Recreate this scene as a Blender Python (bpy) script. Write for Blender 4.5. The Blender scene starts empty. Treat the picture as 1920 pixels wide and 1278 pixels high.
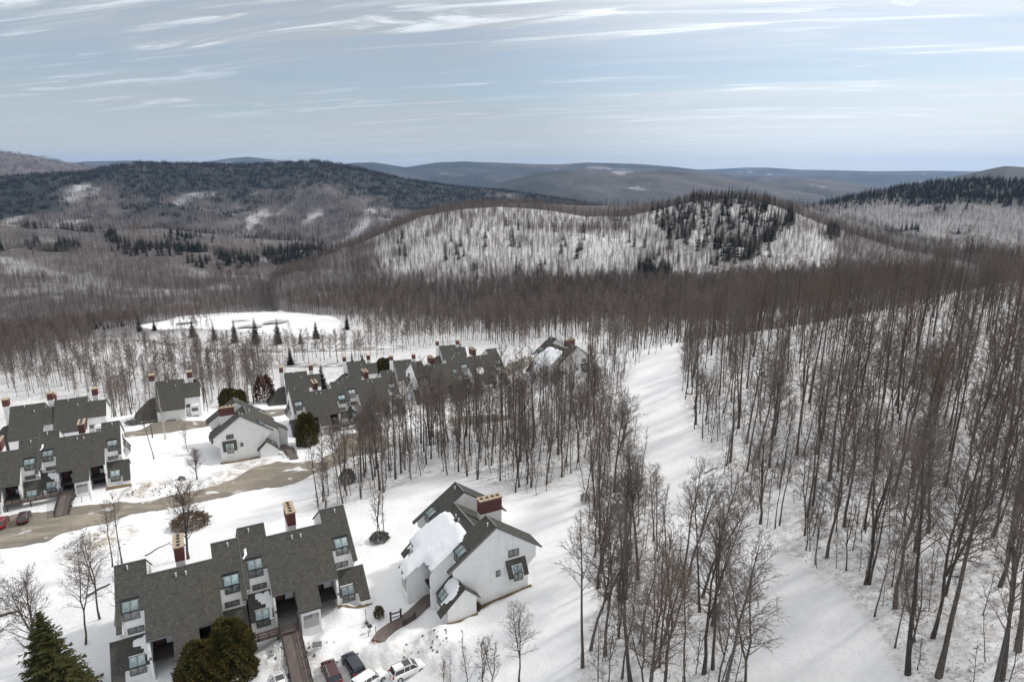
import bpy, math, random
import numpy as np
from math import radians, sin, cos, pi, atan2, sqrt, tan

# ------------------------------------------------------------------ camera, world, sun
SC = bpy.context.scene
ZC = 62.0
F_PX = 1217.5; PITCH = radians(14.68)
cd = bpy.data.cameras.new('camera'); cam = bpy.data.objects.new('camera', cd)
SC.collection.objects.link(cam); SC.camera = cam
cd.sensor_width = 36.0; cd.lens = 36.0 * F_PX / 1920.0
cd.clip_start = 1.0; cd.clip_end = 90000.0
cam.location = (0, 0, ZC); cam.rotation_euler = (pi / 2 - PITCH, 0, 0)

SUN_AZ = radians(67); SUN_EL = radians(44)      # azimuth measured from +Y towards +X
SC.view_settings.view_transform = 'Standard'; SC.view_settings.look = 'None'
SC.view_settings.gamma = 1.0; SC.view_settings.exposure = 0.44
SC.view_settings.use_curve_mapping = False
SC.cycles.max_bounces = 6; SC.cycles.diffuse_bounces = 2; SC.cycles.glossy_bounces = 2
SC.cycles.transparent_max_bounces = 8; SC.cycles.volume_bounces = 0
SC.cycles.sample_clamp_indirect = 4.0

sd = bpy.data.lights.new('sun', 'SUN'); sd.energy = 1.85; sd.angle = radians(5.5); sd.color = (1.0, 0.955, 0.89)
so = bpy.data.objects.new('sun', sd); SC.collection.objects.link(so)
so.rotation_euler = (pi / 2 - SUN_EL, 0, pi - SUN_AZ); so.location = (150, 60, 200)

W = bpy.data.worlds.new('World'); SC.world = W; W.use_nodes = True
nt = W.node_tree; N = nt.nodes; LK = nt.links
for n in list(N): N.remove(n)
out = N.new('ShaderNodeOutputWorld')
sky = N.new('ShaderNodeTexSky'); sky.sky_type = 'NISHITA'; sky.sun_disc = False
sky.sun_elevation = SUN_EL; sky.sun_rotation = SUN_AZ
sky.altitude = 600; sky.air_density = 1.0; sky.dust_density = 1.2; sky.ozone_density = 1.6
bg1 = N.new('ShaderNodeBackground'); bg1.inputs[1].default_value = 0.085
LK.new(sky.outputs[0], bg1.inputs[0])
bg2 = N.new('ShaderNodeBackground'); bg2.inputs[0].default_value = (0.83, 0.895, 0.96, 1); bg2.inputs[1].default_value = 0.80
mixw = N.new('ShaderNodeMixShader'); LK.new(bg1.outputs[0], mixw.inputs[1]); LK.new(bg2.outputs[0], mixw.inputs[2])
LK.new(mixw.outputs[0], out.inputs[0])
tc = N.new('ShaderNodeTexCoord')
sep = N.new('ShaderNodeSeparateXYZ'); LK.new(tc.outputs['Generated'], sep.inputs[0])
def wmath(op, a, b=None, c=None):
    n = N.new('ShaderNodeMath'); n.operation = op
    for i, v in enumerate((a, b, c)):
        if v is None: continue
        if hasattr(v, 'is_linked') or hasattr(v, 'links'): LK.new(v, n.inputs[i])
        else: n.inputs[i].default_value = v
    return n.outputs[0]
zc_ = wmath('ADD', wmath('MAXIMUM', sep.outputs[2], 0.0), 0.06)
px_ = wmath('DIVIDE', sep.outputs[0], zc_); py_ = wmath('DIVIDE', sep.outputs[1], zc_)
def wnoise(ax, ay, rot, scale, det, rough, lo, hi, dist=0.0, off=0.0):
    c = N.new('ShaderNodeCombineXYZ'); LK.new(px_, c.inputs[0]); LK.new(py_, c.inputs[1]); c.inputs[2].default_value = off
    r = N.new('ShaderNodeMapping'); r.inputs['Rotation'].default_value = (0, 0, rot); LK.new(c.outputs[0], r.inputs[0])
    m = N.new('ShaderNodeMapping'); m.inputs['Scale'].default_value = (ax, ay, 1); LK.new(r.outputs[0], m.inputs[0])
    t = N.new('ShaderNodeTexNoise'); t.inputs['Scale'].default_value = scale; t.inputs['Detail'].default_value = det
    t.inputs['Roughness'].default_value = rough; t.inputs['Distortion'].default_value = dist; LK.new(m.outputs[0], t.inputs[0])
    mr = N.new('ShaderNodeMapRange'); mr.inputs[1].default_value = lo; mr.inputs[2].default_value = hi
    mr.interpolation_type = 'SMOOTHSTEP'; LK.new(t.outputs[0], mr.inputs[0]); return mr.outputs[0]
veil = wnoise(0.30, 0.8, 0.30, 0.62, 5, 0.55, 0.40, 0.60, 0.9, 4.7)
strk = wnoise(0.20, 1.6, 0.22, 1.1, 7, 0.60, 0.44, 0.62, 0.7, 3.0)
fine = wnoise(0.45, 2.4, 0.30, 1.9, 9, 0.60, 0.47, 0.61, 1.1, 7.0)
# thick brighter sheet towards the sun
v = N.new('ShaderNodeVectorMath'); v.operation = 'DOT_PRODUCT'; LK.new(tc.outputs['Generated'], v.inputs[0])
v.inputs[1].default_value = (sin(radians(30)) * cos(radians(24)), cos(radians(30)) * cos(radians(24)), sin(radians(24)))
mrs = N.new('ShaderNodeMapRange'); mrs.inputs[1].default_value = 0.80; mrs.inputs[2].default_value = 1.0
mrs.interpolation_type = 'SMOOTHSTEP'; LK.new(v.outputs['Value'], mrs.inputs[0])
hz = N.new('ShaderNodeMapRange'); hz.inputs[1].default_value = -0.02; hz.inputs[2].default_value = 0.11; hz.inputs[3].default_value = 1.0; hz.inputs[4].default_value = 0.0; hz.interpolation_type = 'SMOOTHSTEP'; LK.new(sep.outputs[2], hz.inputs[0])
cov = wmath('ADD', wmath('MULTIPLY', veil, 0.55), wmath('MULTIPLY', strk, 0.38))
elv = N.new('ShaderNodeMapRange'); elv.inputs[1].default_value = 0.05; elv.inputs[2].default_value = 0.15; LK.new(sep.outputs[2], elv.inputs[0])
fine = wmath('MULTIPLY', fine, wmath('ADD', 0.25, wmath('MULTIPLY', elv.outputs[0], 0.75)))
cov = wmath('ADD', cov, wmath('MULTIPLY', fine, 0.18))
cov = wmath('ADD', cov, wmath('MULTIPLY', hz.outputs[0], 1.0))
cov = wmath('MINIMUM', wmath('MULTIPLY', cov, wmath('ADD', 0.86, wmath('MULTIPLY', mrs.outputs[0], 0.35))), 0.97)
cov = wmath('ADD', wmath('MULTIPLY', cov, 0.66), 0.32)
cov = wmath('MAXIMUM', cov, wmath('MULTIPLY', wmath('MINIMUM', wmath('MAXIMUM', wmath('MULTIPLY', wmath('SUBTRACT', sep.outputs[2], 0.22), 4.0), 0.0), 1.0), 0.94))
LK.new(cov, mixw.inputs[0])
cmx = N.new('ShaderNodeMix'); cmx.data_type = 'RGBA'; cmx.inputs[6].default_value = (0.83, 0.895, 0.96, 1); cmx.inputs[7].default_value = (0.97, 0.965, 0.955, 1)
cmr = N.new('ShaderNodeMapRange'); cmr.inputs[1].default_value = 0.12; cmr.inputs[2].default_value = 0.40; LK.new(sep.outputs[2], cmr.inputs[0]); LK.new(cmr.outputs[0], cmx.inputs[0]); LK.new(cmx.outputs[2], bg2.inputs[0])
bst = wmath('ADD', 0.445, wmath('MULTIPLY', mrs.outputs[0], 0.36))
bst = wmath('ADD', bst, wmath('MULTIPLY', wmath('MULTIPLY', strk, fine), 0.30))
hi_ = N.new('ShaderNodeMapRange'); hi_.inputs[1].default_value = 0.24; hi_.inputs[2].default_value = 0.60; hi_.inputs[4].default_value = 0.36; LK.new(sep.outputs[2], hi_.inputs[0])
bst = wmath('ADD', bst, hi_.outputs[0])
bst = wmath('ADD', bst, wmath('MULTIPLY', hz.outputs[0], 0.10))
LK.new(bst, bg2.inputs[1])

# ------------------------------------------------------------------ small helpers
rng = np.random.default_rng(7); random.seed(7)
COL = SC.collection
def ray(px, py):
    u = (px - 960) / F_PX; v = (639 - py) / F_PX
    return np.array([u, cos(PITCH) + v * sin(PITCH), -sin(PITCH) + v * cos(PITCH)])
def project(P):
    P = np.atleast_2d(np.asarray(P, float)); x = P[:, 0]; y = P[:, 1]; z = P[:, 2] - ZC
    d = y * cos(PITCH) - z * sin(PITCH); v = y * sin(PITCH) + z * cos(PITCH)
    return np.c_[960 + F_PX * x / d, 639 - F_PX * v / d, d]
def hash2(ix, iy, s=0):
    n = (ix.astype(np.int64) * 374761393 + iy.astype(np.int64) * 668265263 + s * 974711) & 0x7fffffff
    n = ((n ^ (n >> 13)) * 1274126177) & 0x7fffffff
    return ((n ^ (n >> 16)) & 0xffff) / 65535.0
def vnoise(x, y, s=0):
    x = np.asarray(x, float); y = np.asarray(y, float)
    ix = np.floor(x); iy = np.floor(y); fx = x - ix; fy = y - iy
    fx = fx * fx * (3 - 2 * fx); fy = fy * fy * (3 - 2 * fy)
    a = hash2(ix, iy, s); b = hash2(ix + 1, iy, s); c = hash2(ix, iy + 1, s); d = hash2(ix + 1, iy + 1, s)
    return (a * (1 - fx) + b * fx) * (1 - fy) + (c * (1 - fx) + d * fx) * fy
def fbm(x, y, o=4, s=0, g=0.5):
    t = 0; a = 1; w = 0
    for i in range(o):
        t = t + a * (vnoise(x * 2 ** i + 17.3 * i, y * 2 ** i - 9.1 * i, s + i) - 0.5); w += a; a *= g
    return t / w * 2
def sstep(a, b, x):
    t = np.clip((x - a) / (b - a), 0, 1); return t * t * (3 - 2 * t)

def empty(name, loc=(0, 0, 0), rz=0.0):
    o = bpy.data.objects.new(name, None); COL.objects.link(o); o.location = loc; o.rotation_euler = (0, 0, rz)
    o.empty_display_size = 0.5; return o
def tag(o, label=None, cat=None, group=None, kind=None):
    if label: o['label'] = label
    if cat: o['category'] = cat
    if group: o['group'] = group
    if kind: o['kind'] = kind
    return o
def mkmesh(name, V, Fc, mats, smooth=False, midx=None):
    me = bpy.data.meshes.new(name)
    me.from_pydata([tuple(map(float, p)) for p in V], [], [tuple(int(i) for i in f) for f in Fc])
    for m in (mats if isinstance(mats, (list, tuple)) else [mats]): me.materials.append(m)
    if midx is not None: me.polygons.foreach_set('material_index', midx)
    if smooth: me.polygons.foreach_set('use_smooth', [True] * len(me.polygons))
    me.update(); return me
def mkmesh_np(name, V, Q, mats, smooth=False, midx=None):
    """fast: V (n,3), Q (m,k) uniform polygon size"""
    me = bpy.data.meshes.new(name); V = np.asarray(V, np.float32); Q = np.asarray(Q, np.int32); k = Q.shape[1]
    me.vertices.add(len(V)); me.vertices.foreach_set('co', V.ravel())
    me.loops.add(Q.size); me.loops.foreach_set('vertex_index', Q.ravel())
    me.polygons.add(len(Q)); me.polygons.foreach_set('loop_start', np.arange(len(Q), dtype=np.int32) * k)
    try: me.polygons.foreach_set('loop_total', np.full(len(Q), k, np.int32))
    except Exception: pass
    for m in (mats if isinstance(mats, (list, tuple)) else [mats]): me.materials.append(m)
    if midx is not None: me.polygons.foreach_set('material_index', np.asarray(midx, np.int32))
    if smooth: me.polygons.foreach_set('use_smooth', np.ones(len(Q), bool))
    me.update(calc_edges=True); me.validate(); return me
def link(name, me, parent=None, loc=(0, 0, 0), rz=0.0):
    o = bpy.data.objects.new(name, me); COL.objects.link(o)
    if parent is not None: o.parent = parent
    o.location = loc; o.rotation_euler = (0, 0, rz); return o
def children(o): return list(o.children)
def copy_tree(o, parent=None):
    c = o.copy(); COL.objects.link(c); c.parent = parent
    for ch in children(o): copy_tree(ch, c)
    return c
class MB:
    def __init__(s): s.v = []; s.f = []; s.m = []
    def add(s, V, Fc, m=0):
        b = len(s.v); s.v += [tuple(p) for p in V]; s.f += [tuple(b + i for i in f) for f in Fc]; s.m += [m] * len(Fc); return s
    def box(s, x0, x1, y0, y1, z0, z1, m=0):
        V = [(x, y, z) for z in (z0, z1) for y in (y0, y1) for x in (x0, x1)]
        return s.add(V, [(0, 2, 3, 1), (4, 5, 7, 6), (0, 1, 5, 4), (2, 6, 7, 3), (0, 4, 6, 2), (1, 3, 7, 5)], m)
    def prism_x(s, x0, x1, prof, m=0):
        """profile of (y,z) extruded from x0 to x1"""
        n = len(prof); V = [(x0, y, z) for y, z in prof] + [(x1, y, z) for y, z in prof]
        Fc = [tuple(range(n)), tuple(range(2 * n - 1, n - 1, -1))] + [(i, i + n, (i + 1) % n + n, (i + 1) % n) for i in range(n)]
        return s.add(V, Fc, m)
    def prism_y(s, y0, y1, prof, m=0):
        n = len(prof); V = [(x, y0, z) for x, z in prof] + [(x, y1, z) for x, z in prof]
        Fc = [tuple(range(n)), tuple(range(2 * n - 1, n - 1, -1))] + [(i, i + n, (i + 1) % n + n, (i + 1) % n) for i in range(n)]
        return s.add(V, Fc, m)
    def slab(s, outline, zf, t, m=0):
        """outline of (x,y) on surface zf(x,y), thickness t downward"""
        n = len(outline); V = [(x, y, zf(x, y)) for x, y in outline] + [(x, y, zf(x, y) - t) for x, y in outline]
        Fc = [tuple(range(n)), tuple(range(2 * n - 1, n - 1, -1))] + [(i, i + n, (i + 1) % n + n, (i + 1) % n) for i in range(n)]
        return s.add(V, Fc, m)
    def bar(s, a, b, w, h=None, m=0):
        a = np.array(a, float); b = np.array(b, float); h = h or w
        d = b - a; d /= np.linalg.norm(d); up = np.array([0, 0, 1.]) if abs(d[2]) < .95 else np.array([1., 0, 0])
        sx = np.cross(d, up); sx /= np.linalg.norm(sx); sy = np.cross(sx, d)
        V = [p + i * sx * w / 2 + j * sy * h / 2 for p in (a, b) for i, j in ((-1, -1), (1, -1), (1, 1), (-1, 1))]
        return s.add(V, [(0, 1, 2, 3), (7, 6, 5, 4), (0, 4, 5, 1), (1, 5, 6, 2), (2, 6, 7, 3), (3, 7, 4, 0)], m)
    def tube(s, a, b, r0, r1=None, n=8, m=0, cap=True):
        r1 = r0 if r1 is None else r1; a = np.array(a, float); b = np.array(b, float)
        d = b - a; d /= np.linalg.norm(d); up = np.array([0, 0, 1.]) if abs(d[2]) < .9 else np.array([1., 0, 0])
        sx = np.cross(d, up); sx /= np.linalg.norm(sx); sy = np.cross(sx, d)
        V = [p + r * (cos(2 * pi * k / n) * sx + sin(2 * pi * k / n) * sy) for p, r in ((a, r0), (b, r1)) for k in range(n)]
        Fc = [(k, (k + 1) % n, (k + 1) % n + n, k + n) for k in range(n)]
        if cap: Fc += [tuple(range(n - 1, -1, -1)), tuple(range(n, 2 * n))]
        return s.add(V, Fc, m)
    def mesh(s, name, mats, smooth=False): return mkmesh(name, s.v, s.f, mats, smooth, s.m)
def tubes(polys, radii, sides=3):
    """many polylines -> verts, quads"""
    VV = []; QQ = []; b = 0
    ang = np.arange(sides) * 2 * pi / sides
    ca = np.cos(ang)[None, :, None]; sa = np.sin(ang)[None, :, None]
    for P, R in zip(polys, radii):
        n = len(P); d = np.gradient(P, axis=0); d /= np.linalg.norm(d, axis=1)[:, None] + 1e-9
        ref = np.array([1., 0.13, 0.0]) if abs(d[0][2]) > .7 else np.array([0, 0.1, 1.])
        sx = np.cross(d, ref); sx /= np.linalg.norm(sx, axis=1)[:, None] + 1e-9; sy = np.cross(d, sx)
        V = P[:, None, :] + np.asarray(R)[:, None, None] * (ca * sx[:, None, :] + sa * sy[:, None, :])
        VV.append(V.reshape(-1, 3))
        i = np.arange(n - 1)[:, None] * sides; k = np.arange(sides)[None, :]; k2 = (k + 1) % sides
        Q = np.stack([i + k, i + k2, i + sides + k2, i + sides + k], -1).reshape(-1, 4) + b
        QQ.append(Q); b += n * sides
    return np.concatenate(VV), np.concatenate(QQ)

# ------------------------------------------------------------------ materials
def mat(name, base, rough=0.8, noise=None, bump=None, metallic=0.0, spec=0.5, obj_var=0.0):
    """noise: list of (scale, detail, (lo,hi), colour, strength) laid over base in object space"""
    m = bpy.data.materials.new(name); m.use_nodes = True; t = m.node_tree; n = t.nodes; l = t.links
    b = n['Principled BSDF']; b.inputs['Roughness'].default_value = rough; b.inputs['Metallic'].default_value = metallic
    b.inputs['Specular IOR Level'].default_value = spec
    col = n.new('ShaderNodeRGB'); col.outputs[0].default_value = (*base, 1); cur = col.outputs[0]
    tcn = n.new('ShaderNodeTexCoord')
    for it in (noise or []):
        sc, det, (lo, hi), c, st = it[:5]
        tx = n.new('ShaderNodeTexNoise'); tx.inputs['Scale'].default_value = sc; tx.inputs['Detail'].default_value = det
        src = tcn.outputs['Object']
        if len(it) > 5:
            mp = n.new('ShaderNodeMapping'); mp.inputs['Scale'].default_value = it[5]; l.new(src, mp.inputs[0]); src = mp.outputs[0]
        l.new(src, tx.inputs[0])
        mr = n.new('ShaderNodeMapRange'); mr.inputs[1].default_value = lo; mr.inputs[2].default_value = hi; mr.inputs[4].default_value = st
        l.new(tx.outputs[0], mr.inputs[0])
        mx = n.new('ShaderNodeMix'); mx.data_type = 'RGBA'; l.new(mr.outputs[0], mx.inputs[0]); l.new(cur, mx.inputs[6])
        mx.inputs[7].default_value = (*c, 1); cur = mx.outputs[2]
    if obj_var:
        oi = n.new('ShaderNodeObjectInfo'); hs = n.new('ShaderNodeHueSaturation')
        mr = n.new('ShaderNodeMapRange'); mr.inputs[3].default_value = 1 - obj_var; mr.inputs[4].default_value = 1 + obj_var
        l.new(oi.outputs['Random'], mr.inputs[0]); l.new(mr.outputs[0], hs.inputs['Value'])
        mr2 = n.new('ShaderNodeMapRange'); mr2.inputs[3].default_value = .7; mr2.inputs[4].default_value = 1.25
        mu = n.new('ShaderNodeMath'); mu.operation = 'FRACT'; mm = n.new('ShaderNodeMath'); mm.operation = 'MULTIPLY'; mm.inputs[1].default_value = 7.31
        l.new(oi.outputs['Random'], mm.inputs[0]); l.new(mm.outputs[0], mu.inputs[0]); l.new(mu.outputs[0], mr2.inputs[0]); l.new(mr2.outputs[0], hs.inputs['Saturation'])
        l.new(cur, hs.inputs['Color']); cur = hs.outputs[0]
    l.new(cur, b.inputs['Base Color'])
    if bump:
        sc, st, dist = bump
        tx = n.new('ShaderNodeTexNoise'); tx.inputs['Scale'].default_value = sc; tx.inputs['Detail'].default_value = 6; l.new(tcn.outputs['Object'], tx.inputs[0])
        bp = n.new('ShaderNodeBump'); bp.inputs['Strength'].default_value = st; bp.inputs['Distance'].default_value = dist
        l.new(tx.outputs[0], bp.inputs['Height']); l.new(bp.outputs[0], b.inputs['Normal'])
    return m
M = {}
def roofmat():
    m = mat('shingle', (0.067, 0.066, 0.063), 0.92, [(0.22, 3, (.35, .7), (0.078, 0.073, 0.058), .8), (2.0, 3, (.45, .65), (0.042, 0.041, 0.040), .6)], spec=.2)
    n = m.node_tree.nodes; l = m.node_tree.links; b = n['Principled BSDF']
    src = b.inputs['Base Color'].links[0].from_socket
    tcn = n.new('ShaderNodeTexCoord'); vo = n.new('ShaderNodeTexVoronoi'); vo.inputs['Scale'].default_value = 3.6; l.new(tcn.outputs['Object'], vo.inputs[0])
    mr = n.new('ShaderNodeMapRange'); mr.inputs[1].default_value = .30; mr.inputs[2].default_value = .12; mr.inputs[4].default_value = .5; l.new(vo.outputs['Distance'], mr.inputs[0])
    sp = n.new('ShaderNodeSeparateColor'); l.new(vo.outputs['Color'], sp.inputs[0])
    gt = n.new('ShaderNodeMath'); gt.operation = 'GREATER_THAN'; gt.inputs[1].default_value = .55; l.new(sp.outputs[0], gt.inputs[0])
    mu = n.new('ShaderNodeMath'); mu.operation = 'MULTIPLY'; l.new(mr.outputs[0], mu.inputs[0]); l.new(gt.outputs[0], mu.inputs[1])
    mx = n.new('ShaderNodeMix'); mx.data_type = 'RGBA'; l.new(mu.outputs[0], mx.inputs[0]); l.new(src, mx.inputs[6]); mx.inputs[7].default_value = (.24, .23, .20, 1)
    l.new(mx.outputs[2], b.inputs['Base Color'])
    wv = n.new('ShaderNodeTexWave'); wv.wave_type = 'BANDS'; wv.bands_direction = 'Y'; wv.inputs['Scale'].default_value = 1.6; l.new(tcn.outputs['Object'], wv.inputs[0])
    bp = n.new('ShaderNodeBump'); bp.inputs['Strength'].default_value = .6; bp.inputs['Distance'].default_value = .05; l.new(wv.outputs[0], bp.inputs['Height']); l.new(bp.outputs[0], b.inputs['Normal'])
    return m
M['roof'] = roofmat()
M['siding'] = mat('white_siding', (0.88, 0.885, 0.88), 0.6, [(0.8, 4, (.45, .8), (0.70, 0.70, 0.685), .5), (1.4, 3, (.52, .72), (.60, .59, .56), .28, (1.6, 1.6, .12))])
def boards(m, sc=1.0):
    n = m.node_tree.nodes; l = m.node_tree.links; b = n['Principled BSDF']
    tcn = n.new('ShaderNodeTexCoord'); wv = n.new('ShaderNodeTexWave'); wv.wave_type = 'BANDS'; wv.bands_direction = 'Z'; wv.wave_profile = 'SAW'
    wv.inputs['Scale'].default_value = sc; l.new(tcn.outputs['Object'], wv.inputs[0])
    bp = n.new('ShaderNodeBump'); bp.inputs['Strength'].default_value = .6; bp.inputs['Distance'].default_value = .05
    l.new(wv.outputs[0], bp.inputs['Height']); l.new(bp.outputs[0], b.inputs['Normal'])
boards(M['siding'], 1.5)
M['foundation'] = mat('foundation', (.32, .31, .28), .9, [(3, 4, (.4, .7), (.2, .19, .17), .7)])
M['dark'] = mat('dark_trim', (0.022, 0.023, 0.025), 0.5)
M['trim'] = mat('grey_trim', (0.13, 0.13, 0.13), 0.6)
M['glass'] = mat('window_glass', (0.06, 0.068, 0.07), 0.06, [(1.3, 2, (.4, .6), (0.20, 0.21, 0.21), .9), (7, 1, (.55, .6), (.3, .3, .29), .5, (1, 1, .05))], spec=1.0, obj_var=.6)
M['skyglass'] = mat('skylight_glass', (0.16, 0.22, 0.235), 0.04, [(0.8, 1, (.45, .6), (0.40, 0.46, 0.46), .8)], spec=1.0, metallic=.3, obj_var=.35)  # pale cyan sky reflection put into the glass colour
M['recess_shade'] = mat('shaded_recess', (0.03, 0.028, 0.026), .9, [(1.2, 2, (.5, .6), (.09, .05, .03), .5)])  # near-black colour paints the shade inside the recesses
def brick():
    m = mat('brick', (0.17, 0.05, 0.035), .85); n = m.node_tree.nodes; l = m.node_tree.links; b = n['Principled BSDF']
    tcn = n.new('ShaderNodeTexCoord'); mp = n.new('ShaderNodeMapping'); mp.inputs['Rotation'].default_value = (radians(90), 0, radians(45)); l.new(tcn.outputs['Object'], mp.inputs[0])
    br = n.new('ShaderNodeTexBrick'); br.inputs['Scale'].default_value = 3.2; br.inputs['Color1'].default_value = (.13, .032, .026, 1); br.inputs['Color2'].default_value = (.08, .022, .02, 1)
    br.inputs['Mortar'].default_value = (.17, .10, .09, 1); br.inputs['Mortar Size'].default_value = .02; l.new(mp.outputs[0], br.inputs[0]); l.new(br.outputs[0], b.inputs['Base Color']); return m
M['brick'] = brick()
M['cap'] = mat('chimney_cap', (.42, .33, .23), .9, [(2.5, 4, (.4, .7), (.27, .2, .14), .8)])
M['wood'] = mat('deck_wood', (0.105, 0.082, 0.075), .85, [(2.0, 5, (.35, .7), (.17, .14, .125), .7, (1, .2, 1)), (9, 3, (.55, .7), (.05, .04, .038), .6)])
M['rail'] = mat('rail_wood', (0.035, 0.028, 0.027), .8)
M['snowcap'] = mat('roof_snow', (.80, .815, .84), .55, [(.6, 4, (.4, .8), (.72, .74, .78), .6)], bump=(1.6, .5, .12))
M['pipe'] = mat('vent_pipe', (.62, .62, .62), .5)
M['bark'] = mat('bark', (0.088, 0.074, 0.063), .95, [(1.2, 4, (.35, .7), (.155, .138, .122), .8, (1, 1, .25)), (5, 2, (.5, .65), (.04, .034, .03), .6)], obj_var=.42, spec=.15)
M['twig'] = mat('twigs', (0.150, 0.118, 0.100), .95, [(.35, 2, (.4, .65), (.14, .118, .104), .8)], obj_var=.25, spec=.1)
M['twigfar'] = mat('twigs_far', (0.165, 0.134, 0.119), .95, [(.35, 2, (.4, .65), (.125, .100, .090), .8)], obj_var=.36, spec=.05)
M['twigridge'] = mat('twigs_ridge_hazed', (0.085, 0.071, 0.070), .95, [(.02, 3, (.4, .65), (.06, .052, .054), .8)], obj_var=.3, spec=.05)  # darker, cooler copy of the far twigs, distance haze put in the colour
M['birch'] = mat('birch_bark', (.52, .50, .46), .8, [(2.5, 3, (.5, .65), (.12, .1, .09), .8, (1, 1, 3))], spec=.2)
M['needle'] = mat('needles', (0.018, 0.024, 0.019), .9, [(.8, 3, (.4, .7), (.032, .040, .026), .8)], obj_var=.25, spec=.15)
M['needlefar'] = mat('needles_far', (0.012, 0.015, 0.017), .9, [(.1, 3, (.4, .7), (.022, .026, .024), .8)], obj_var=.3, spec=.1)
M['needledry'] = mat('needles_dry', (0.034, 0.038, 0.015), .9, [(1.2, 3, (.4, .7), (.060, .052, .022), .8)], obj_var=.2, spec=.15)
M['cedar'] = mat('cedar_foliage', (0.050, 0.052, 0.016), .9, [(.9, 4, (.40, .58), (.115, .088, .024), .9, (1, 1, .4)), (3.5, 2, (.5, .7), (.02, .028, .01), .6)], spec=.15)
M['dryleaf'] = mat('dry_leaves', (.13, .085, .05), .95, [(2, 3, (.4, .6), (.2, .14, .08), .7)], spec=.1)
M['rust'] = mat('rust_leaves', (.10, .045, .025), .95, spec=.1)
M['rock'] = mat('rock', (.13, .12, .11), .95, [(2, 4, (.4, .65), (.25, .24, .22), .7)])
M['gravel'] = mat('gravel', (0.215, 0.188, 0.150), .95, [(0.10, 4, (.35, .65), (.145, .132, .112), .9), (.35, 5, (.52, .66), (.33, .29, .23), .7, (.25, 1, 1)), (1.3, 4, (.5, .7), (.13, .115, .095), .5), (.25, 6, (.62, .70), (.72, .73, .75), .8)], bump=(2.0, .5, .05))
M['asphalt'] = mat('asphalt', (0.30, 0.285, 0.27), .95, [(.08, 4, (.35, .65), (.20, .185, .17), .9), (.15, 5, (.48, .6), (.7, .71, .73), .8)])
M['litter'] = mat('bare_soil', (.13, .09, .045), .95, [(3, 4, (.4, .65), (.20, .145, .07), .8)])

# ------------------------------------------------------------------ terrain
def wp(px, py, drop):
    d = ray(px, py); return d * (drop / -d[2])
# building placement: (x, y, ridge z rel. camera, yaw)
BLD = {'A': (-52.24, 75.02, -50.22, 27.1, 'pair'), 'B': (-103.15, 132.02, -55.21, 27.5, 'pairR'),
       'C': (-62.69, 172.71, -58.99, 27.5, 'pair'), 'D': (-32.28, 198.25, -58.94, 25.5, 'pair'),
       'E': (-9.06, 94.54, -48.0, -62.8, 'one'), 'F': (-66.38, 148.56, -57.75, -242.2, 'one'), 'G': (12.86, 211.41, -53.81, -58.7, 'one')}
OFF2 = (15.1, 1.08, 0.82)
CP = []
def addpt(x, y, z): CP.append((x, y, z))
REAR = [(291.6, 715, 190, 24, 1.0), (532.9, 699, 222, 21, 1.0), (650.3, 678, 250, 20, .95), (738, 676, 245, 20, .9), (824, 648, 282, 18, .95), (103, 750, 172, 26, 1.0), (20, 762, 168, 26, 1.0)]
for px_r, py_r, dp_r, yw_r, sc_r in REAR:
    p_ = ray(px_r, py_r) * dp_r; c, s = cos(radians(yw_r)), sin(radians(yw_r))
    for X_, Y_ in ((-5, -7), (11, -7), (3, 4)): addpt(p_[0] + (X_ * c - Y_ * s) * sc_r, p_[1] + (X_ * s + Y_ * c) * sc_r, p_[2] - 9.3 * sc_r)
for k, (bx, by, bz, yw, ty) in BLD.items():
    c, s = cos(radians(yw)), sin(radians(yw))
    if ty == 'pairR': bx0 = bx - (OFF2[0] * c - OFF2[1] * s); by0 = by - (OFF2[0] * s + OFF2[1] * c); bz0 = bz - OFF2[2]
    else: bx0, by0, bz0 = bx, by, bz
    n = 1 if ty == 'one' else 2
    for X in ((0, 15.1) if n == 1 else (0, 15.1, 30.2)):
        for Y in (-10, 7):
            g = -11.75 + (OFF2[2] * X / 30.2 if n == 2 else 0) - (.35 if Y < 0 and k == 'E' else 0)
            addpt(bx0 + X * c - Y * s, by0 + X * s + Y * c, bz0 + g)
def addpx(px, py, d): p = wp(px, py, d); addpt(*p)
for a in [(765, 1262, 62.6), (600, 1262, 62.7), (450, 1275, 62.9), (700, 1190, 62.0), (520, 1262, 62.8), (140, 1260, 63.5), (60, 1100, 64.5), (100, 985, 66.3), (300, 945, 66.4), (480, 885, 67.6),
          (600, 960, 63.5), (560, 905, 66.5), (620, 855, 68.8), (700, 830, 69), (380, 870, 68.6), (250, 860, 68.3), (300, 800, 69.6), (420, 795, 71.2),
          (1000, 1000, 59.2), (1080, 1100, 57.0), (1135, 1228, 54.5), (1000, 1250, 58.5), (900, 1250, 60.5), (1080, 900, 60.0), (900, 880, 62.5), (800, 850, 65.0),
          (1500, 1250, 49.5), (1420, 1050, 51.5), (1350, 950, 53.0), (1250, 820, 55.0), (1220, 750, 55.8), (1240, 690, 56.2), (1262, 649, 56.4), (1300, 645, 55.6),
          (1400, 622, 52.6), (1600, 590, 47.2), (1750, 560, 43.6), (1920, 528, 40.2), (2050, 508, 38), (1800, 725, 42.5), (1900, 850, 42), (1650, 800, 46), (1500, 800, 49), (1800, 1100, 43), (1690, 1260, 45.5), (1900, 1260, 41),
          (1600, 950, 47.8), (1150, 780, 58.5), (1000, 800, 64), (860, 790, 68.5), (1130, 700, 60.5)]: addpx(*a)
def addpol(azd, r, z): addpt(r * sin(radians(azd)), r * cos(radians(azd)), z)
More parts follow.
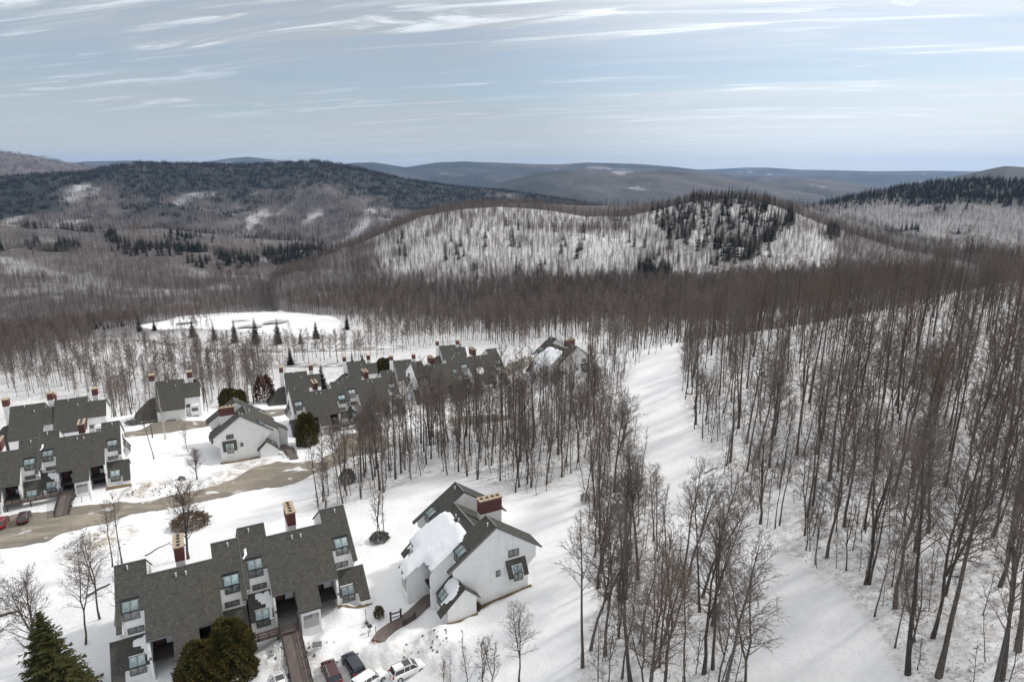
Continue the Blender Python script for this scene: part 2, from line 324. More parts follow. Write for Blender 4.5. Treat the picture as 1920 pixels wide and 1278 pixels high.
for a in [(8, 255, -70), (15, 240, -61), (20, 250, -60.5), (26, 262, -55), (32, 275, -50), (40, 290, -46), (48, 260, -38), (55, 180, -38), (60, 90, -40),
          (15, 330, -78), (22, 350, -76), (30, 370, -70), (38, 380, -66), (0, 300, -82), (-8, 290, -84), (-15, 275, -85), (-22, 270, -86), (-30, 265, -87), (-38, 265, -88), (-50, 260, -88),
          (-18, 235, -78), (-27, 215, -74), (-34, 205, -73), (-42, 195, -73), (-55, 150, -72), (-58, 80, -68), (0, 30, -58), (40, 30, -50), (-40, 30, -64),
          (-22, 335, -94), (-22, 400, -93.5), (-17, 440, -94.0), (-28, 420, -95), (-12, 360, -94), (-36, 400, -96), (-20, 480, -101), (-30, 500, -106), (-8, 450, -101), (5, 450, -98), (15, 470, -92), (25, 480, -84), (35, 480, -76), (45, 450, -70),
          (-50, 550, -118), (-35, 600, -120), (-20, 600, -118), (-5, 600, -112), (10, 600, -106), (25, 620, -96), (40, 620, -88), (55, 600, -80)]: addpol(*a)
CP = np.array(CP)
def tps_fit(P, lam=0.02):
    n = len(P); X = P[:, :2] / 100.0
    r2 = ((X[:, None] - X[None]) ** 2).sum(-1); K = np.where(r2 > 0, 0.5 * r2 * np.log(r2 + 1e-12), 0)
    A = np.zeros((n + 3, n + 3)); A[:n, :n] = K + lam * np.eye(n); A[:n, n] = 1; A[:n, n + 1:] = X; A[n:, :n] = A[:n, n:].T
    return X, np.linalg.solve(A, np.r_[P[:, 2], 0, 0, 0])
TX, TW = tps_fit(CP)
def tps(x, y):
    sh = x.shape; X = np.c_[x.ravel(), y.ravel()] / 100.0; o = np.empty(len(X))
    for i in range(0, len(X), 40000):
        q = X[i:i + 40000]; r2 = ((q[:, None, 0] - TX[None, :, 0]) ** 2 + (q[:, None, 1] - TX[None, :, 1]) ** 2)
        o[i:i + 40000] = (0.5 * r2 * np.log(r2 + 1e-12)) @ TW[:-3] + TW[-3] + q @ TW[-2:]
    return o.reshape(sh)
# distant layers: crest profile in direction/elevation with a true distance
LAY = [
 dict(n='knoll', pts=[(520, 520), (600, 482), (660, 462), (720, 436), (790, 405), (860, 392), (940, 387), (1020, 392), (1100, 405), (1180, 404), (1250, 388), (1310, 374), (1380, 371), (1440, 380), (1500, 402), (1560, 425), (1620, 445), (1700, 470), (1850, 500), (2000, 520)], D=860, D0=560, zf=-112, back=.22, n1=(80, 17)),
 dict(n='brownback', pts=[(640, 470), (760, 415), (870, 384), (960, 379), (1080, 384), (1180, 386), (1300, 384), (1400, 388), (1500, 385), (1600, 412), (1700, 445), (1800, 470), (2000, 490)], D=1150, D0=900, zf=-100, back=.3, n1=(90, 6)),
 dict(n='leftmid', pts=[(-300, 410), (-100, 415), (0, 420), (100, 424), (200, 430), (300, 428), (380, 436), (450, 444), (520, 450), (590, 452), (640, 466), (700, 500), (800, 540)], D=1350, D0=640, zf=-128, back=.25, n1=(150, 26)),
 dict(n='bigridge', pts=[(-400, 330), (-200, 332), (0, 333), (60, 326), (150, 322), (200, 313), (260, 304), (350, 305), (430, 309), (520, 305), (590, 301), (640, 307), (700, 322), (760, 336), (850, 349), (950, 358), (1050, 372), (1150, 390)], D=3300, D0=1750, zf=-205, back=.2, n1=(420, 60)),
 dict(n='lefthill', pts=[(-400, 270), (-200, 275), (-60, 281), (0, 284), (60, 291), (130, 305), (180, 314), (260, 325), (400, 340)], D=5200, D0=3700, zf=-150, back=.15, n1=(700, 60)),
 dict(n='righthill', pts=[(1480, 400), (1540, 380), (1600, 368), (1680, 352), (1750, 342), (1850, 338), (1920, 341), (2050, 338), (2200, 330)], D=1900, D0=900, zf=-120, back=.2, n1=(200, 22)),
 dict(n='rightbump', pts=[(1660, 352), (1740, 340), (1800, 329), (1850, 318), (1885, 311), (1930, 314), (1990, 320), (2100, 330)], D=4200, D0=3000, zf=-140, back=.2, n1=(500, 30)),
 dict(n='midhill', pts=[(820, 372), (900, 352), (960, 336), (1010, 323), (1090, 316), (1150, 321), (1240, 319), (1300, 324), (1400, 338), (1460, 352), (1540, 366)], D=5600, D0=3900, zf=-260, back=.2, n1=(500, 60)),
 dict(n='midhill2', pts=[(1360, 350), (1420, 341), (1480, 332), (1540, 335), (1600, 345), (1680, 356)], D=7000, D0=5200, zf=-300, back=.2, n1=(700, 60)),
 dict(n='backhill', pts=[(560, 320), (660, 305), (700, 304), (760, 313), (820, 304), (870, 302), (950, 306), (1050, 308), (1100, 304), (1200, 307), (1260, 312), (1330, 320), (1400, 327), (1500, 332), (1600, 340)], D=10500, D0=7000, zf=-380, back=.15, n1=(1100, 120)),
 dict(n='bluebit', pts=[(100, 308), (160, 303), (240, 301), (330, 306), (380, 304), (430, 297), (465, 294), (510, 299), (600, 310)], D=13000, D0=9500, zf=-200, back=.15, n1=(1500, 60)),
 dict(n='farblue', pts=[(1300, 330), (1460, 330), (1560, 327), (1660, 325), (1740, 329), (1800, 333)], D=13800, D0=11600, zf=-420, back=.12, n1=(1600, 80)),
 dict(n='farthest', pts=[(1200, 322), (1340, 317), (1400, 314), (1440, 314), (1500, 318), (1560, 319), (1640, 321), (1740, 320), (1830, 321), (1950, 322), (2200, 322)], D=17500, D0=14800, zf=-520, back=.1, n1=(2500, 100))]
for L in LAY:
    az = []; zz = []
    for px, py in L['pts']:
        d = ray(px, py); h = sqrt(d[0] ** 2 + d[1] ** 2); az.append(atan2(d[0], d[1])); zz.append(d[2] / h * L['D'])
    L['az'] = np.array(az); L['z'] = np.array(zz)
def near_h(x, y):
    r = np.hypot(x, y); z = tps(x, y)
    t = sstep(560, 760, r); return z * (1 - t) + (-128) * t
def height(x, y, detail=True, which=False):
    """z relative to the camera; which -> index of the layer"""
    x = np.asarray(x, float); y = np.asarray(y, float); r = np.hypot(x, y); az = np.arctan2(x, y)
    z = near_h(x, y)
    z = z - np.clip((r - 700), 0, 1200) * 0.07 - np.clip(r - 1900, 0, 60000) * .02
    idx = np.zeros(x.shape, int)
    for i, L in enumerate(LAY):
        zc = np.interp(az, L['az'], L['z'])
        lo, hi = L['az'][0], L['az'][-1]
        fade = 1 - sstep(0, .05, lo - az) if i not in (2, 3, 4) else 1.0
        fade2 = 1 - sstep(0, .05, az - hi) if i not in (5, 6, 12) else 1.0
        zc = L['zf'] + (zc - L['zf']) * fade * fade2
        t = np.clip((r - L['D0']) / (L['D'] - L['D0']), 0, 1)
        wl, am = L['n1']
        nz = fbm(x / wl, y / wl, 5, 11 * i + 3)
        s = .55 * t + .45 * (t * t * (3 - 2 * t))
        zl = L['zf'] + (zc - L['zf']) * s + nz * am * np.sin(pi * np.clip(t, 0, 1)) ** .8
        zl = np.where(r > L['D'], zc - (r - L['D']) * L['back'] - 0.00005 * (r - L['D']) ** 2 * (1000. / L['D']), zl)
        zl = zl - 120 * (1 - fade * fade2) * np.clip(L['D'] / 1500, 1, 6)
        zl = np.where(r < L['D0'], -9999, zl)
        up = zl > z; z = np.where(up, zl, z); idx = np.where(up, i + 1, idx)
    if detail:
        z = z + fbm(x / 9., y / 9., 4, 5) * .22 * (1 - sstep(250, 500, r)) + fbm(x / 40., y / 40., 3, 9) * 1.0 * sstep(180, 300, r)
    return (z, idx) if which else z
def gz(x, y): return float(ground_total(np.array([x]), np.array([y]))[0])
# snow banks and plough piles near the parking places
PILES = []   # (x, y, radius, height)
def ground_total(x, y):
    z = height(x, y)
    for (a, b, rr, hh) in PILES:
        d = np.hypot(x - a, y - b) / rr
        m = d < 1.6
        if m.any():
            z = z + np.where(m, hh * np.exp(-(d * 1.5) ** 2) * (1 + .5 * fbm(x / 1.6, y / 1.6, 3, 31)), 0)
    return z + ZC
def pix2ground(px, py, rmin=45, rmax=900):
    d = ray(px, py); h = sqrt(d[0] ** 2 + d[1] ** 2); r = np.concatenate([np.arange(rmin, 260, .5), np.arange(260, rmax, 3.)])
    x = d[0] / h * r; y = d[1] / h * r; zr = d[2] / h * r + ZC
    g = height(x, y) + ZC; k = np.where(g > zr)[0]
    if len(k) == 0: return np.array([x[-1], y[-1], g[-1]])
    k = k[0]
    if k > 0:
        a = zr[k - 1] - g[k - 1]; b = g[k] - zr[k]; t = a / (a + b + 1e-9); X = x[k - 1] + (x[k] - x[k - 1]) * t; Y = y[k - 1] + (y[k] - y[k - 1]) * t
    else: X, Y = x[0], y[0]
    return np.array([X, Y, float(height(np.array([X]), np.array([Y]))[0]) + ZC])
for (px, py, rr, hh) in [(540, 1215, 3.2, 1.5), (505, 1250, 3, 1.3), (640, 1150, 2.6, 1.1), (700, 1232, 2.6, .8), (735, 1222, 2.5, 1.0), (800, 1215, 3.5, 1.6), (860, 1235, 4.5, 1.7), (835, 1195, 2.6, 1.1), (905, 1262, 3.5, 1.2), (600, 1215, 2.2, .8), (660, 1215, 2, .6),
        (275, 915, 4, 1.5), (250, 925, 3, 1.3), (310, 920, 3, 1.1), (180, 1010, 4, 1.2), (150, 1030, 4, 1.1), (220, 1000, 3, .9), (420, 890, 3, 1.0), (395, 905, 3.5, 1.3), (560, 880, 2.5, .8), (230, 950, 2, .6), (590, 905, 3.5, 1.0), (60, 935, 3, .8), (120, 930, 3, .6), (340, 905, 3, .9), (620, 1195, 2.2, .9), (760, 1190, 2.0, .9)]:
    p = pix2ground(px, py); PILES.append((p[0], p[1], rr, hh))

def ppoly(pts): return np.array([pix2ground(a, b)[:2] for a, b in pts])
def inpoly(x, y, P):
    x = np.asarray(x); y = np.asarray(y); c = np.zeros(x.shape, bool); n = len(P); j = n - 1
    for i in range(n):
        xi, yi = P[i]; xj, yj = P[j]
        if yi != yj: c ^= ((yi > y) != (yj > y)) & (x < (xj - xi) * (y - yi) / (yj - yi) + xi)
        j = i
    return c
Z = {}   # ground zones, as world polygons
Z['trail'] = ppoly([(1262, 652), (1215, 678), (1178, 715), (1185, 745), (1215, 790), (1255, 850), (1290, 930), (1335, 1020), (1395, 1120), (1425, 1200), (1440, 1278), (1450, 1400), (1800, 1400), (1700, 1278), (1650, 1190), (1578, 1100), (1507, 1062), (1423, 990), (1348, 896), (1320, 840), (1282, 765), (1271, 695), (1283, 652)])
Z['golf'] = ppoly([(255, 612), (330, 594), (420, 586), (500, 584), (580, 588), (640, 602), (630, 625), (560, 632), (470, 622), (380, 616), (300, 618)])
Z['woodsE'] = ppoly([(575, 945), (600, 962), (700, 935), (800, 890), (870, 893), (930, 918), (1000, 930), (1088, 902), (1120, 830), (1165, 730), (1195, 688), (1095, 705), (1000, 760), (870, 800), (780, 815), (700, 862), (640, 893)])
Z['strip'] = ppoly([(1060, 1400), (1075, 1278), (1085, 1190), (1120, 1130), (1105, 1010), (1090, 910), (1120, 830), (1150, 740), (1165, 725), (1178, 790), (1195, 860), (1220, 940), (1262, 1030), (1315, 1110), (1375, 1200), (1395, 1278), (1400, 1400)])

# ground sheet ------------------------------------------------------------
azs = np.radians(np.arange(-62, 62.01, .125))
rs = [12.0]
while rs[-1] < 18600:
    r = rs[-1]; rs.append(r + (3.0 if r < 48 else .42 if r < 128 else max(.42 * (r / 128) ** 1.25, .0) if r < 500 else r * .0125))
rs = np.array(rs)
RR, AA = np.meshgrid(rs, azs, indexing='ij'); GX = RR * np.sin(AA); GY = RR * np.cos(AA)
GZ, GI = height(GX, GY, which=True)
for (a, b, rr, hh) in PILES:
    d = np.hypot(GX - a, GY - b) / rr; m = d < 1.6
    GZ[m] += (hh * np.exp(-(d[m] * 1.5) ** 2) * (1 + .5 * fbm(GX[m] / 1.6, GY[m] / 1.6, 3, 31)))
# finer relief of the ploughed snow and along the road edges
nr, na = GX.shape
def golfmask(x, y):
    return inpoly(x, y, Z['golf'])
wood = np.zeros(GX.shape, np.float32)     # share of forest floor litter
nearm = RR < 900
tr = inpoly(GX, GY, Z['trail']); we = inpoly(GX, GY, Z['woodsE']); st = inpoly(GX, GY, Z['strip']); gf = golfmask(GX, GY)
PXY = project(np.c_[GX.ravel(), GY.ravel(), (GZ + ZC).ravel()]); PXg = PXY[:, 0].reshape(GX.shape); PYg = PXY[:, 1].reshape(GX.shape)
farw = (RR > 232) & ~gf
rightw = (np.arctan2(GX, GY) > radians(14)) & ~tr & (GX > 30) & (inpoly(GX, GY, ppoly([(1283, 640), (1271, 695), (1282, 765), (1320, 840), (1348, 896), (1423, 990), (1507, 1062), (1578, 1100), (1650, 1190), (1700, 1278), (1800, 1400), (2300, 1400), (2300, 520), (1920, 532), (1600, 592)])))
wood[farw] = .6; wood[farw & (RR > 380)] = .85; wood[we | st] = .55; wood[rightw] = .62; wood[tr | gf] = 0
_w = wood.copy()
for _ in range(5):
    for ax in (0, 1): _w = (np.roll(_w, 1, ax) + np.roll(_w, 2, ax) + _w + np.roll(_w, -1, ax) + np.roll(_w, -2, ax)) / 5
wood = np.where(RR < 300, _w * (1 + .5 * fbm(GX / 4., GY / 4., 3, 51)), wood).astype(np.float32)
kind = np.zeros(GX.shape, np.float32)     # 0 snow near, per layer values for far cover
def gridmesh(name, mats):
    V = np.stack([GX, GY, GZ + ZC], -1).reshape(-1, 3)
    i, j = np.meshgrid(np.arange(nr - 1), np.arange(na - 1), indexing='ij'); k = (i * na + j).ravel()
    Q = np.stack([k, k + 1, k + na + 1, k + na], -1)[:, ::-1]
    return mkmesh_np(name, V, Q, mats, smooth=True)
# per-vertex cover of far land: conifer share, snow share
conif = np.zeros(GX.shape, np.float32); openg = np.zeros(GX.shape, np.float32)
def cover(x, y, px, py, idx):
    """conifer share and open-snow share of far ground, from noise and where each hill carries them"""
    c = np.zeros(x.shape); o = np.zeros(x.shape)
    n1 = fbm(x / 260., y / 260., 5, 71); n2 = fbm(x / 90., y / 90., 4, 77)
    # big ridge: conifers along the crest and upper slopes
    b = idx == 4
    top = np.interp(px, [-300, 0, 150, 260, 400, 520, 600, 700, 800, 900, 1100], [410, 425, 372, 385, 372, 362, 345, 360, 388, 390, 392])
    c = np.where(b, sstep(18, -22, py - top + n1 * 55 + n2 * 22), c)
    c = np.where(b & (np.abs(px - 820) < 90) & (n2 > -.2), np.maximum(c, sstep(395, 375, py) * .9), c)
    o = np.where(b, sstep(.05, .5, fbm(x / 60., y / 240., 5, 73) + n1 * .45) * .8 * (1 - c), o)
    b = idx == 1
    c = np.where(b, 0.0, c); o = np.where(b, .95, o)
    b = idx == 2
    o = np.where(b, .04, o)
    b = idx == 3
    c = np.where(b, sstep(.28, .5, n2 + .18 * sstep(200, 640, px)), c)
    o = np.where(b, .03 + .4 * sstep(.26, .5, fbm(x / 120., y / 70., 4, 91)), o)
    b = idx == 5
    c = np.where(b, sstep(.1, .45, n1), c); o = np.where(b, .06, o)
    b = idx == 6
    c = np.where(b, np.maximum(sstep(400, 362, py + n2 * 30), sstep(.42, .6, n2)), c); o = np.where(b, .30, o)
    b = idx >= 7
    c = np.where(b, .25 + .75 * sstep(-.2, .25, fbm(x / 700., y / 500., 6, 61)), c)
    c = np.where(b, np.maximum(c, .45 + .5 * fbm(x / 150., y / 260., 4, 68)), c); c = np.where(idx == 7, .9, c); o = np.where(b, .0 + .10 * sstep(.0, .5, fbm(x / 500., y / 300., 5, 66)) + .75 * (sstep(.40, .46, fbm(x / 300., y / 420., 4, 65))), o)
    b = idx == 0
    o = np.where(b, .20, o); c = np.where(b, 0, c)
    return c, o
fm = (RR > 380)
cc_, oo_ = cover(GX[fm], GY[fm], PXg[fm], PYg[fm], GI[fm]); conif[fm] = cc_; openg[fm] = oo_
kn_in = sstep(675, 730, PXg + 14 * fbm(GX / 40, GY / 40, 3, 201)) * (1 - sstep(1530, 1600, PXg + 25 * fbm(GX / 40, GY / 40, 3, 205))) * (1 - sstep(500, 545, PYg + 20 * fbm(GX / 50, GY / 50, 3, 202)))
farz = (np.where(GI == 1, 1 - kn_in, sstep(400, 500, RR)) * (~inpoly(GX, GY, Z['golf']))).astype(np.float32); wood[GI == 1] = .75; openg[GI == 1] = .12
def groundmat():
    m = bpy.data.materials.new('snow_ground'); m.use_nodes = True; t = m.node_tree; n = t.nodes; l = t.links; b = n['Principled BSDF']
    b.inputs['Roughness'].default_value = .75; b.inputs['Specular IOR Level'].default_value = .25
    tcn = n.new('ShaderNodeTexCoord'); P = tcn.outputs['Object']
    def att(a): q = n.new('ShaderNodeAttribute'); q.attribute_name = a; return q.outputs['Fac']
    def nz(sc, det, lo, hi, rough=.55, scale=None, to=1.0):
        src = P
        if scale:
            mp = n.new('ShaderNodeMapping'); mp.inputs['Scale'].default_value = scale; l.new(P, mp.inputs[0]); src = mp.outputs[0]
        q = n.new('ShaderNodeTexNoise'); q.inputs['Scale'].default_value = sc; q.inputs['Detail'].default_value = det; q.inputs['Roughness'].default_value = rough; l.new(src, q.inputs[0])
        r = n.new('ShaderNodeMapRange'); r.inputs[1].default_value = lo; r.inputs[2].default_value = hi; r.inputs[4].default_value = to; l.new(q.outputs[0], r.inputs[0]); return r.outputs[0]
    def mth(op, a, bb):
        q = n.new('ShaderNodeMath'); q.operation = op
        for i, v in enumerate((a, bb)):
            if isinstance(v, (int, float)): q.inputs[i].default_value = v
            else: l.new(v, q.inputs[i])
        q.use_clamp = True; return q.outputs[0]
    def mix(f, a, c):
        q = n.new('ShaderNodeMix'); q.data_type = 'RGBA'
        if isinstance(f, float): q.inputs[0].default_value = f
        else: l.new(f, q.inputs[0])
        for i, v in ((6, a), (7, c)):
            if isinstance(v, tuple): q.inputs[i].default_value = (*v, 1)
            else: l.new(v, q.inputs[i])
        return q.outputs[2]
    snow = mix(nz(.08, 5, .35, .7), (.80, .805, .815), (.70, .71, .73))
    snow = mix(nz(.9, 5, .55, .8, to=.5), snow, (.66, .665, .68))
    dirt = mth('MULTIPLY', att('dirt'), nz(.55, 7, .42, .62, .7))
    snow = mix(dirt, snow, (.30, .255, .19))
    lit = mth('MULTIPLY', att('wood'), nz(.75, 6, .40, .68, .7))
    snow = mix(lit, snow, (.15, .115, .09))
    lit2 = mth('MULTIPLY', mth('MULTIPLY', att('wood'), 1.6), nz(3.2, 4, .56, .66, .7))
    snow = mix(lit2, snow, (.11, .085, .065))
    # far land: hardwood hillside colour, cooled to carry distance haze, snow showing between the trunks
    hard = mix(nz(.012, 6, .35, .65, .6), (.066, .056, .057), (.100, .086, .085))
    hard = mix(nz(.12, 5, .50, .78, .75, (1, .35, .35)), hard, (.24, .235, .24))
    fars = mix(att('openg'), hard, (.60, .615, .64))
    con0 = nz(.006, 7, .45, .6, .7, (1, .6, 1))
    streak = nz(.35, 4, .42, .6, .8, (1, .2, .2))
    fars = mix(mth('MULTIPLY', streak, .55), fars, (.11, .09, .083))
    con = mix(nz(.05, 4, .4, .7), (.016, .021, .020), (.028, .032, .028))
    fars = mix(att('conif'), fars, con)
    fars = mix(mth('MULTIPLY', con0, .45), fars, (.03, .032, .036))
    col = mix(att('farz'), snow, fars)
    l.new(col, b.inputs['Base Color'])
    bp = n.new('ShaderNodeBump'); bp.inputs['Strength'].default_value = .45; bp.inputs['Distance'].default_value = .3
    l.new(nz(1.1, 9, .2, .8, .66), bp.inputs['Height']); l.new(bp.outputs[0], b.inputs['Normal'])
    return m
M['ground'] = groundmat()
gm = gridmesh('ground', M['ground'])
dirt = np.zeros(GX.shape, np.float32)
def dirtspot(px, py, rad, amt):
    p = pix2ground(px, py); d = np.hypot(GX - p[0], GY - p[1]); dirt[:] = np.maximum(dirt, amt * (1 - sstep(rad * .4, rad, d)))
for a in [(275, 915, 6, .9), (260, 925, 5, .8), (180, 1015, 7, .9), (150, 1035, 5, .7), (225, 1000, 5, .7), (640, 1260, 5, .45), (560, 1260, 5, .6), (700, 1245, 5, .5), (800, 1222, 3, .6), (735, 1250, 4, .5), (840, 1255, 4, .5),
          (400, 905, 6, .8), (430, 890, 5, .9), (470, 870, 6, .9), (600, 895, 6, .8), (330, 940, 5, .8), (90, 940, 6, .35), (540, 900, 6, .7), (650, 870, 8, .9), (715, 830, 9, .9), (850, 790, 9, .7), (560, 1240, 3, .8), (520, 1245, 2.4, .8), (350, 905, 5, .5)]: dirtspot(*a)
for nm, ar in (('wood', wood), ('conif', conif), ('openg', openg), ('farz', farz), ('dirt', dirt)):
    a = gm.attributes.new(nm, 'FLOAT', 'POINT'); a.data.foreach_set('value', ar.astype(np.float32).ravel())
ground = link('ground', gm); tag(ground, kind='structure')

# roads ---------------------------------------------------------------------
def resample(P, n):
    P = np.array(P, float); s = np.r_[0, np.cumsum(np.hypot(*np.diff(P, axis=0).T))]; t = np.linspace(0, s[-1], n)
    return np.c_[np.interp(t, s, P[:, 0]), np.interp(t, s, P[:, 1])]
def roadstrip(name, top, bot, m, n=120, k=10, lift=.07, jit=.5, rmax=900):
    T = np.array([pix2ground(a, b, rmax=rmax)[:2] for a, b in top]); B = np.array([pix2ground(a, b, rmax=rmax)[:2] for a, b in bot])
    T = resample(T, n); B = resample(B, n)
    jt = fbm(T[:, 0] / 3, T[:, 1] / 3, 3, 41)[:, None]; jb = fbm(B[:, 0] / 3, B[:, 1] / 3, 3, 43)[:, None]
    D = T - B; D /= np.linalg.norm(D, axis=1)[:, None] + 1e-9; T = T + D * jt * jit * 2; B = B - D * jb * jit * 2
    s = np.linspace(0, 1, k)[None, :, None]; P = B[:, None] * (1 - s) + T[:, None] * s
    x, y = P[..., 0], P[..., 1]; z = ground_total(x.ravel(), y.ravel()).reshape(x.shape) + lift
    V = np.stack([x, y, z], -1).reshape(-1, 3); i, j = np.meshgrid(np.arange(n - 1), np.arange(k - 1), indexing='ij'); q = (i * k + j).ravel()
    o = link(name, mkmesh_np(name, V, np.stack([q, q + 1, q + k + 1, q + k], -1)[:, ::-1], m, smooth=True)); tag(o, kind='structure'); return o
roadstrip('gravel_road', [(-90, 985), (22, 966), (62, 962), (112, 957), (135, 951), (175, 946), (207, 941), (250, 943), (282, 940), (325, 926), (400, 914), (440, 896), (475, 876), (520, 866), (560, 868), (600, 861), (632, 845), (640, 822), (655, 812), (700, 808), (722, 818)],
          [(-90, 1048), (0, 1028), (82, 1016), (160, 987), (207, 977), (250, 964), (325, 952), (400, 936), (444, 926), (500, 915), (549, 908), (584, 891), (631, 874), (655, 858), (690, 852), (725, 845), (735, 835)], M['gravel'], 260, 16, jit=.55)
roadstrip('gravel_road', [(200, 815), (262, 806), (292, 790), (330, 785), (350, 789), (385, 789), (430, 781), (488, 769), (532, 766), (548, 768)],
          [(200, 824), (300, 813), (385, 800), (440, 793), (500, 783), (530, 778), (548, 773)], M['gravel'], 120, 8, jit=.3)
roadstrip('gravel_road', [(935, 700), (955, 682), (985, 670), (1000, 668)], [(945, 712), (975, 692), (1000, 682), (1010, 676)], M['gravel'], 40, 8, jit=.3)
roadstrip('gravel_road', [(840, 786), (870, 781), (930, 776), (960, 780)], [(840, 797), (880, 796), (930, 790), (960, 786)], M['gravel'], 40, 8, jit=.3)
roadstrip('valley_road', [(120, 645), (157, 637), (233, 633), (300, 640), (367, 653), (500, 655), (640, 652), (760, 648)], [(120, 650), (157, 642), (233, 638), (300, 646), (367, 659), (500, 661), (640, 658), (760, 653)], M['asphalt'], 160, 4, lift=.25, jit=.3)
roadstrip('valley_road', [(480, 683), (560, 682), (640, 681), (700, 679)], [(480, 689), (560, 688), (640, 687), (700, 684)], M['asphalt'], 60, 4, lift=.2, jit=.3)
#%%PART2
# ------------------------------------------------------------------ buildings
SL = 0.7
def zr(x, y): return -SL * abs(y)
MC = {}
def cached(key, fn):
    if key not in MC: MC[key] = fn()
    return MC[key]
def window_parts(parent, key, w, h, loc, rz=0.0, tilt=0.0, cols=2, rows=1, gm='glass', name='window'):
    """frame (part) with its panes (sub-part); local x width, z height, faces -y; tilt leans the top back"""
    def fr():
        b = MB(); t = .055
        b.box(-w / 2, w / 2, -.05, .03, 0, t); b.box(-w / 2, w / 2, -.05, .03, h - t, h)
        for i in range(cols + 1):
            cx = -w / 2 + t / 2 + (w - t) * i / cols; b.box(cx - t / 2, cx + t / 2, -.047, .027, t, h - t)
        for j in range(1, rows):
            cz = h * j / rows; b.box(-w / 2 + t, w / 2 - t, -.044, .024, cz - t / 2, cz + t / 2)
        return b.mesh(name, M['dark'])
    def pn(): return MB().box(-w / 2 + .03, w / 2 - .03, -.012, .012, .03, h - .03).mesh('pane', M[gm])
    o = link(name, cached(('wf', w, h, cols, rows), fr), parent, loc, rz)
    o.rotation_euler = (tilt, 0, rz)
    link('pane', cached(('wp', w, h, gm), pn), o); return o
def snow_mesh(poly, zf, thick=.3, cell=.3, seed=3):
    P = np.array(poly, float); x0, y0 = P.min(0) - .3; x1, y1 = P.max(0) + .3
    xs = np.arange(x0, x1, cell); ys = np.arange(y0, y1, cell); X, Y = np.meshgrid(xs, ys, indexing='ij')
    jx = X + fbm(X / 1.1, Y / 1.1, 3, seed) * .28; jy = Y + fbm(X / 1.1 + 9, Y / 1.1, 3, seed + 1) * .28
    ins = inpoly(jx, jy, P); n, m = X.shape
    d = np.full(X.shape, 9.)
    for i in range(len(P)):
        a = P[i]; b = P[(i + 1) % len(P)]; ab = b - a; t = np.clip(((jx - a[0]) * ab[0] + (jy - a[1]) * ab[1]) / (ab @ ab + 1e-9), 0, 1)
        d = np.minimum(d, np.hypot(jx - a[0] - t * ab[0], jy - a[1] - t * ab[1]))
    h = np.where(ins, .05 + thick * np.sqrt(np.clip(d / .8, 0, 1)) * (1 + .25 * fbm(X / 1.5, Y / 1.5, 3, seed + 5)), -.06)
    Zt = np.array([[zf(float(X[i, j]), float(Y[i, j])) for j in range(m)] for i in range(n)]) + h
    V = np.stack([X, Y, Zt], -1).reshape(-1, 3); keep = np.zeros(X.shape, bool)
    keep[:-1, :-1] = ins[:-1, :-1] | ins[1:, :-1] | ins[:-1, 1:] | ins[1:, 1:]
    i, j = np.where(keep[:-1, :-1]); k = i * m + j
    return mkmesh_np('snow_patch', V, np.stack([k, k + m, k + m + 1, k + 1], -1), M['snowcap'], smooth=True)
GB = -12.6   # wall bottoms, buried in the snow
def unit_walls(lend, rend):
    b = MB()
    # high ends, with the jog at the rear
    hi = [(-5.3, GB), (-5.3, -SL * 5.3 - .2), (0, -.22), (6.4, -SL * 6.4 - .22), (6.4, -6.55), (5.1, -7.6), (5.1, GB)]
    b.prism_x(.12, 3.6, hi); b.prism_x(11.6, 14.98, hi)
    mid = [(-5.25, GB), (-5.25, -SL * 5.25 - .2), (-1.83, -1.5), (4.6, -1.28 - SL * 6.43 - .22), (4.6, GB)]
    b.prism_x(3.6, 11.6, mid)
    for x in (.12, 14.6): b.prism_x(x, x + .38, [(-6.6, -5.9), (-6.6, -SL * 6.6 - .2), (-5.3, -SL * 5.3 - .2), (-5.3, -7.2)])
    # cheek walls between bays and entries
    for x in (3.15, 11.65): b.prism_x(x, x + .3, [(-8.9, GB), (-8.9, -7.6), (-8.4, -SL * 8.4 - .2), (-5.3, -SL * 5.3 - .2), (-5.3, GB)])
    # projecting stair bay
    b.prism_x(6.25, 8.85, [(-11.35, GB), (-11.35, -SL * 11.35 - .2), (-5.25, -SL * 5.25 - .2), (-5.25, GB)])
    # lower bays under the small gable roofs
    x0, x1 = (-1.05 if lend else .15), 3.12
    lo = lambda y, z: [(-8.0, GB), (-8.0, z), (-5.4, -7.62), (y, -7.62 - .9 * (y + 5.4)), (y, GB)]
    b.prism_x(x0, x1, lo(-5.0, -9.9))
    if lend: b.prism_x(x0, .1, [(-5.0, GB), (-5.0, -7.98), (-3.7, -9.2), (-3.7, GB)])
    x2, x3 = 11.98, (16.15 if rend else 14.95)
    b.prism_x(x2, x3, lo(-5.0, -9.9))
    if rend: b.prism_x(15.0, x3, [(-5.0, GB), (-5.0, -7.98), (-3.7, -9.2), (-3.7, GB)])
    return b.mesh('wall', M['siding'])
